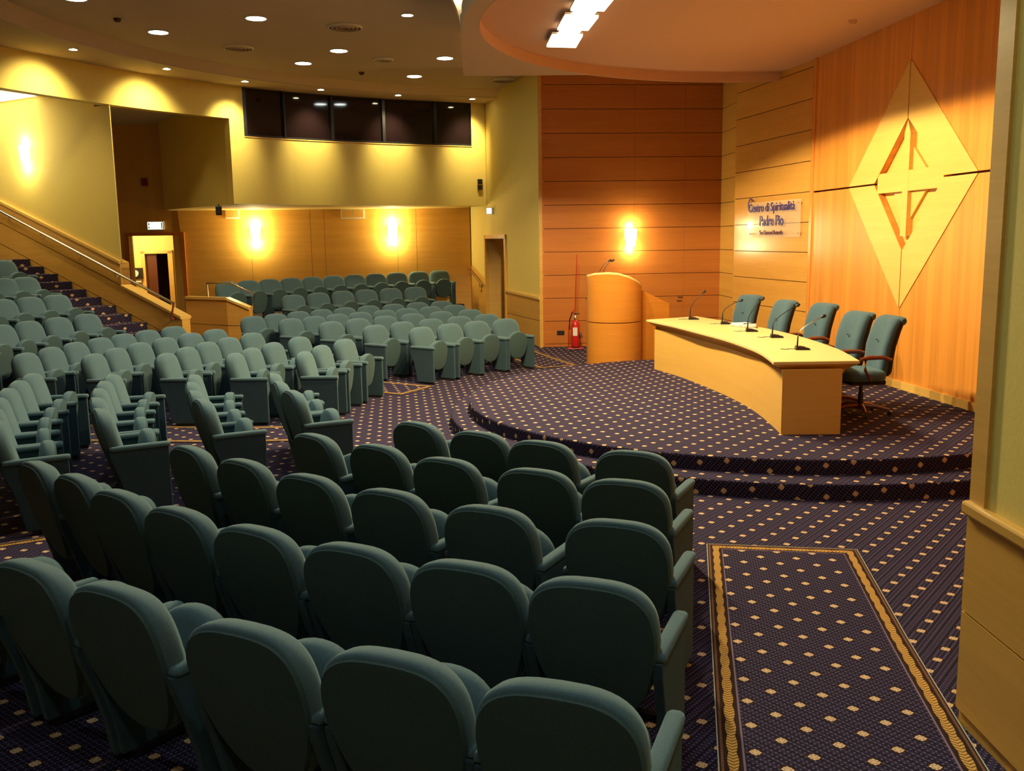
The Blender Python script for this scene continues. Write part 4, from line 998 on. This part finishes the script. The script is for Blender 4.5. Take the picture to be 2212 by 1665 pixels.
# two black boxes on the balcony front
pb = BP[-1]; dB = (BP[-1]-BP[-3]); dB.z = 0; dB.normalize(); nBal = Vector((dB.y, -dB.x, 0)); nBal = nBal if nBal.y < 0 else -nBal
BF = lambda x, y: W(x, y, BP[-3], BP[-1])
for (y0_, y1_), w_ in (((387, 397), 'upper'), ((400, 410), 'lower')):
    o, a, c, h = wallbox('wall_speaker', BF, 1031, y0_, 1041, y1_, nBal, .05, M['black'], 'small black box on the balcony front near the corner, %s of two' % w_, 'wall box', group='black boxes on the balcony')
    face(o, a, c, nBal, .054, .15, .85, .15, .85, M['black'], 'front_grille')
# hanging loudspeaker under the balcony edge
sp0 = K(491, 99); sp0.z = W(491, 445, (sp0.x-3, sp0.y), (sp0.x+3, sp0.y)).z
zsp = W(491, 468, (sp0.x-3, sp0.y), (sp0.x+3, sp0.y)).z
o = empty('loudspeaker', up(sp0, zsp), 0, 'black loudspeaker hung beneath the left corner of the balcony', 'loudspeaker')
q = MB(); q.box((0, 0, (sp0.z-zsp)/2+.02), (.065, .06, (sp0.z-zsp)/2-.02), rz=.3, rx=.15); mesh('cabinet', q, M['black'], o, bevel=.01)
q = MB(); q.lathe([(0, 0), (.045, .0), (.05, -.01)], (0, 0, 0), 16); R3 = Matrix.Rotation(math.pi/2, 3, 'X'); q.v = [tuple(R3 @ Vector(v)+Vector((.0, -.066, .10))) for v in q.v]; mesh('driver', q, M['black'], o)
q = MB(); q.tube([(0, .02, sp0.z-zsp), (0, .02, ZB-zsp+.02)], .012, 8); mesh('bracket', q, M['black'], o)
# air grilles on the recess wall
RWl = lambda x, y: W(x, y, RC0, RC1)
for (x0_, x1_), w_ in (((486, 518), 'behind the loudspeaker'), ((736, 788), 'between the two wall lamps')):
    o, a, c, h = wallbox('air_grille', RWl, x0_, 451, x1_, 472, n0, .03, M['white'], 'white air grille under the balcony, '+w_, 'vent', proud=.012, group='air grilles under the balcony')
    for f0, f1 in ((.06, .48), (.52, .94)): face(o, a, c, n0, .046, f0, f1, .12, .86, M['wood_brown'], 'louvre_panel')
# socket plate and door pulls on the red wall
o, a, c, h = wallbox('socket_plate', BWL, 1203, 714, 1219, 723, (.1, -1, 0), .02, M['black'], 'black socket plate low on the wall left of the extinguisher', 'socket')
for (x0_, y0_), w_ in (((1464, 640), 'upper'), ((1462, 648), 'lower')):
    p = BWL(x0_, y0_); q = MB(); q.tube([p+Vector((0, 0, 0)), p+Vector((0, -.05, 0)), p+Vector((.09, -.05, 0))], .012, 10)
    o = mesh('door_pull', q, M['chrome'], smooth=True); tag(o, 'small %s metal latch on the wooden wall behind the table' % w_, 'handle', 'latches on the stage wall')
# phone box inside the lobby
p0 = LW(291, 575); o = empty('wall_telephone', up(p0, LW(291, 600).z), 0, 'white round wall unit in dark frame inside the lobby', 'telephone')
q = MB(); q.box((.10, -.06, .12), (.13, .04, .15)); mesh('backplate', q, M['black'], o); q = MB(); q.lathe([(0, 0), (.09, 0), (.09, .04), (0, .04)], (0, 0, 0), 20); q.v = [(v[0]+.05, -.10-v[2], v[1]+.12) for v in q.v]; mesh('body', q, M['white'], o, smooth=True, angle=30)
q = MB(); q.box((.10, -.06, -.10), (.10, .05, .02)); mesh('shelf', q, M['white'], o)
# ------------------------------------------------------------------ handrails
def rail(pts, brackets, label, n, r=.024):
    o = empty('handrail', pts[0], 0, label, 'handrail'); q = MB(); q.tube(pts, r, 12); mesh('rail', local(q, o), M['chrome'], o, smooth=True)
    for p in brackets:
        q = MB(); q.tube([Vector(p), Vector(p)-Vector((0, 0, .10)), Vector(p)-Vector((0, 0, .10))-n*.10], .012, 8); q.lathe([(.0, 0), (.035, 0), (.035, .01), (0, .01)], (p[0]-n.x*.04, p[1]-n.y*.04, p[2]-.11), 12)
        mesh('bracket', local(q, o), M['chrome'], o, smooth=True, angle=40)
    return o
offL = nL*.12
RLp = lambda x, y: W(x, y, LA+offL, LB+offL)
ra, rb = RLp(-60, 424), RLp(375, 655)
rail([ra, rb], [RLp(10, 459), RLp(85, 497), RLp(165, 540), RLp(248, 585)], 'long brass-toned handrail sloping down the ramp wall above the stairs', nL)
q = MB(); rp = [rb, RLp(372, 675), RLp(369, 689)]; 
o = [x for x in COL.objects if x.name.startswith('handrail')][-1]
q.tube(rp, .02, 8); q.tube([rp[-1], rp[-1]-nL*.12+uL*-.02], .02, 8); mesh('end_post', local(q, o), M['mahogany'], o, smooth=True)
q3 = [up(W(449, 646, A0, A1), W(449, 646, A0, A1).z), W(445, 612, A0, A1), W(497, 612, A0, A1), W(548, 636, A1, A2), W(545, 665, A1, A2)]
for p in q3: p.y += .06
rail(q3, [], 'bent metal handrail on top of the parapet before the raised back block', Vector((0, -1, 0)), .018)
ofs = nS*.10; SR_ = lambda x, y: W(x, y, Vector((PS[0], PS[1], 0))+ofs, Vector((PR[0], PR[1], 0))+ofs)
rail([SR_(1010, 578), SR_(1041, 616), SR_(1040, 630)], [SR_(1036, 611)], 'short metal handrail descending to the exit doorway on the side wall', nS, .022)
# ------------------------------------------------------------------ wall lamps
def sconce(p, n, label, power):
    n = Vector(n).normalized(); u_ = Vector((-n.y, n.x, 0))
    o = empty('wall_lamp', (p.x, p.y, p.z-.18), math.atan2(n.y, n.x)+math.pi/2, label, 'wall lamp', 'half-round glass wall lamps')
    q = MB(); q.box((0, -.01, .18), (.05, .012, .09)); mesh('backplate', q, M['white'], o)
    q = MB(); RR = []
    for z, r_ in ((0, .075), (.02, .095), (.18, .12), (.34, .13), (.36, .125)):
        RR.append([(r_*math.cos(a), -.015-r_*.85*math.sin(a), z) for a in [math.pi*k/20 for k in range(21)]])
    q.loft(RR); mesh('glass_shade', q, M['e_sconce'], o, smooth=True, angle=50)
    for dz, tz in ((.42, 1.4), (-.06, -1.4)):
        l = light('POINT', 'lamp_light', (p.x+n.x*.16, p.y+n.y*.16, p.z-.18+dz), power, (1, .88, .46), size=.06)
    return o
sconce(W(552, 505, RC0, RC1), n0, 'bright wall lamp under the balcony, left of the centre grille', 42)
sconce(W(848, 500, RC0, RC1), n0, 'bright wall lamp under the balcony, right of the centre grille', 42)
sconce(BWL(1362, 514), (.1, -1, 0), 'bright wall lamp on the red panelled wall behind the lectern', 22)
sconce(LWp(57, 335), nL, 'bright wall lamp on the yellow wall above the ramp handrail', 16)
# ------------------------------------------------------------------ ceiling lamps
def downlight(p, r, mat, label, group, power, col, spot, name='ceiling_downlight', blend=.6, target=None):
    o = empty(name, p, 0, label, 'downlight', group)
    q = MB(); q.lathe([(r, -.004), (r+.022, -.006), (r+.026, .0), (r, .004)], (0, 0, 0), 28); mesh('trim_ring', q, M['ceiling_white'], o, smooth=True)
    q = MB(); q.lathe([(0, -.003), (r, -.003), (r, .01), (0, .01)], (0, 0, 0), 28); mesh('lens', q, mat, o)
    light('SPOT', 'lamp_light', (p[0], p[1], p[2]-.03), power, col, target or (p[0], p[1], 0), .12, spot, blend)
for i, (x, y, w_) in enumerate([(162, -3, 'cut by the top edge of the view'), (553, 40, 'largest near the ceiling centre'), (342, 70, 'left of the round air vent'), (732, 110, 'right of the large round vent'), (655, 137, 'nearest the curved fascia, above the window'), (961, 126, 'nearest the orange canopy'), (895, 165, 'farthest back before the exit corner'), (475, -9, 'at the top edge, just out of line')]):
    p = Q(x, y, 5.697); downlight(p, .15, M['e_cool'], 'round cool white ceiling downlight '+w_, 'cool round downlights', 7 if x in (655, 895) else 50, (.80, .98, 1.0), 58 if x in (655, 895) else 66 if x in (732, 961) else 92)
for p in [(-1.9, 9.2), (-3.9, 8.2), (-5.4, 10.6), (-2.6, 12.0), (-4.4, 5.8)]:
    downlight((p[0], p[1], 5.697), .15, M['e_cool'], 'round cool white ceiling downlight above the seats, out of view', 'cool round downlights out of view', 54, (.76, .98, 1.0), 96)
p = Q(880, 33, 5.697); downlight(p, .085, M['e_warm'], 'single warm downlight in the main ceiling beside the canopy point', 'warm small downlights', 60, (1, .86, .5), 100)
rl = [(158, 107), (360, 149), (529, 176), (693, 194), (860, 206), (1020, 214)]
wr_l = ['leftmost, over the beam', 'second, over the beam end', 'third, at the window left corner', 'fourth, over the window', 'fifth, over the window', 'sixth, at the corner by the exit wall']
for (x, y), w_ in zip(rl, wr_l):
    p = Q(x, y, 5.54); d_ = Vector((p.x-MC[0], p.y-MC[1], 0)).normalized()
    downlight(p, .065, M['e_warm'], 'small warm downlight in the curved ceiling ring, '+w_, 'warm small downlights', 300, (1, .86, .46), 108 if x < 500 else 72, target=(p.x+d_.x*.68, p.y+d_.y*.68, 4.6), blend=1.0)
for i, (x, y, s_2, w_) in enumerate(((745, 58, .29, 'large, between two cool downlights'), (515, 103, .27, 'left, near the curved fascia'), (1088, 173, .27, 'far, near the exit side wall'), (828, 128, .20, 'faint, small and pale'))):
    p = Q(x, y, 5.698); o = empty('ceiling_vent', p, 0, 'round ceiling air vent, '+w_, 'vent', 'round ceiling vents'); 
    for k_ in range(4):
        q = MB(); r_ = s_2*(1-.22*k_); q.lathe([(r_, .0), (r_-.02, -.03), (r_-.035, -.03), (r_-.02, .0)], (0, 0, 0), 28); mesh('vent_ring', q, M['ceiling'] if k_ else M['ceiling_white'], o, smooth=True, angle=40)
    q = MB(); q.lathe([(0, -.001), (s_2*.95, -.001), (s_2*.95, .001), (0, .001)], (0, 0, 0), 28); mesh('vent_throat', q, M['wood_dark'], o)
for (x, y, z, m_, w_) in ((1842, 44, 5.0, 'ceiling_stage', 'on the orange stage canopy'), (781, 156, 5.70, 'wood_dark', 'in the main ceiling above the window'), (253, 40, 5.70, 'wood_dark', 'in the main ceiling near the left downlight')):
    p = Q(x, y, z); o = empty('smoke_detector', p, 0, 'small round smoke detector '+w_, 'smoke detector'); q = MB(); q.lathe([(0, -.05), (.04, -.05), (.055, -.02), (.06, 0), (0, 0)], (0, 0, 0), 18); mesh('housing', q, M[m_], o, smooth=True, angle=40)
# chain of square light panels under the canopy
CH = [[(1181, 102), (1244, 103.5), (1259, 78), (1193, 78)], [(1204, 65.5), (1270.6, 66.5), (1293, 38), (1221, 36)], [(1232.6, 24), (1305, 25), (1332, -8), (1250, -8)]]
lpn = empty('chain_light', Q(1240, 60, 4.97), 0, 'chain of glowing square light panels hung under the orange canopy', 'ceiling light')
prev = None
for Qd in CH+[None]:
    if Qd: V4 = [Q(x, y, 4.90) for x, y in Qd]
    else: V4 = [v+Vector((.10, -1.05, 0)) for v in prev]
    q = MB(); q.loft([[(v.x, v.y, z) for v in V4] for z in (4.90, 4.925)]); mesh('light_panel', local(q, lpn), M['e_panel'], lpn)
    q = MB(); c4 = sum(V4, Vector())/4; q.loft([[(c4.x+(v.x-c4.x)*1.03, c4.y+(v.y-c4.y)*1.03, z) for v in V4] for z in (4.926, 4.95)]); mesh('panel_frame', local(q, lpn), M['white'], lpn)
    q = MB(); q.tube([(c4.x, c4.y, 4.95), (c4.x, c4.y, 5.0)], .015, 8); mesh('hanger', local(q, lpn), M['white'], lpn)
    if prev:
        a_ = (prev[2]+prev[3])/2; b_ = (V4[0]+V4[1])/2; w2 = Vector((.13, .02, 0))
        q = MB(); q.loft([[(v.x, v.y, z) for v in (a_-w2, a_+w2, b_+w2, b_-w2)] for z in (4.915, 4.94)]); mesh('link_panel', local(q, lpn), M['e_panel'], lpn)
    prev = V4
# light tray on the upper landing ceiling
ta, tb_ = up(LWp(84, 210), 5.205), up(LWp(-120, 220), 5.205)
q = MB(); q.prism([ta+nL*.06, tb_+nL*.06, tb_+nL*1.5, ta+nL*1.5], (0, 0, .01)); o = mesh('light_tray', q, M['e_tray']); tag(o, 'glowing flat ceiling light at the upper left, above the ramp', 'ceiling light')
# ------------------------------------------------------------------ hall lamps, plus unseen fill lights added
KEY = (1.0, .82, .46)
# recessed stage floods beside the chain of panels: their baffles cut the light off some way up the walls
for (x, y), pw in zip([(.30, 13.3), (.45, 12.3), (.55, 11.2), (.70, 10.0)], (540, 540, 540, 440)):
    light('SPOT', 'stage_flood', (x, y, 4.84), pw, KEY, (x+.25, y, 0), .07, 151, .06)
light('POINT', 'lobby_light', ((lb0.x+DL1.x)/2, (lb0.y+DL1.y)/2, 2.6), 90, (1, .86, .5), size=.2)
light('AREA', 'landing_light', (-10.4, 18.3, 5.15), 24, (1, .92, .60), (-10.6, 19.0, 0), 1.5)
light('AREA', 'ceiling_fill_wash', (.2, 9.5, 6.0), 50, (.78, 1.0, .90), (.2, 9.5, 9), 2.0)  # added fill without a fixture: upward washes that soften the whole room
light('AREA', 'ceiling_fill_wash', (-.6, 2.5, 6.0), 60, (.78, 1.0, .90), (-.6, 2.5, 9), 2.0)
light('AREA', 'ceiling_fill_wash', (-.5, 17.6, 5.95), 45, (1, .92, .68), (-.5, 17.6, 9), .9)  # added wash that brightens the white ceiling behind the canopy gap
light('POINT', 'corridor_light', (dL.x+1.0, dL.y+.6, 2.6), 12, (1, .9, .5), size=.2)
for p in [(-2.2, 4.2), (.2, 3.4), (.6, 6.2), (-1.2, 6.6), (.9, 1.2), (-1.6, .2), (.2, -1.6)]:  # unseen spots added to lift the near seats, their backs and the right wall
    light('SPOT', 'high_fill_spot', (p[0], p[1], 6.5), 96, (.78, .98, 1.0), (p[0], p[1], 0), .12, 100, .6)
w = bpy.data.worlds.new('world'); SC.world = w; w.use_nodes = True
w.node_tree.nodes['Background'].inputs[0].default_value = (.75, .66, .45, 1); w.node_tree.nodes['Background'].inputs[1].default_value = .05
SC.view_settings.exposure = .30
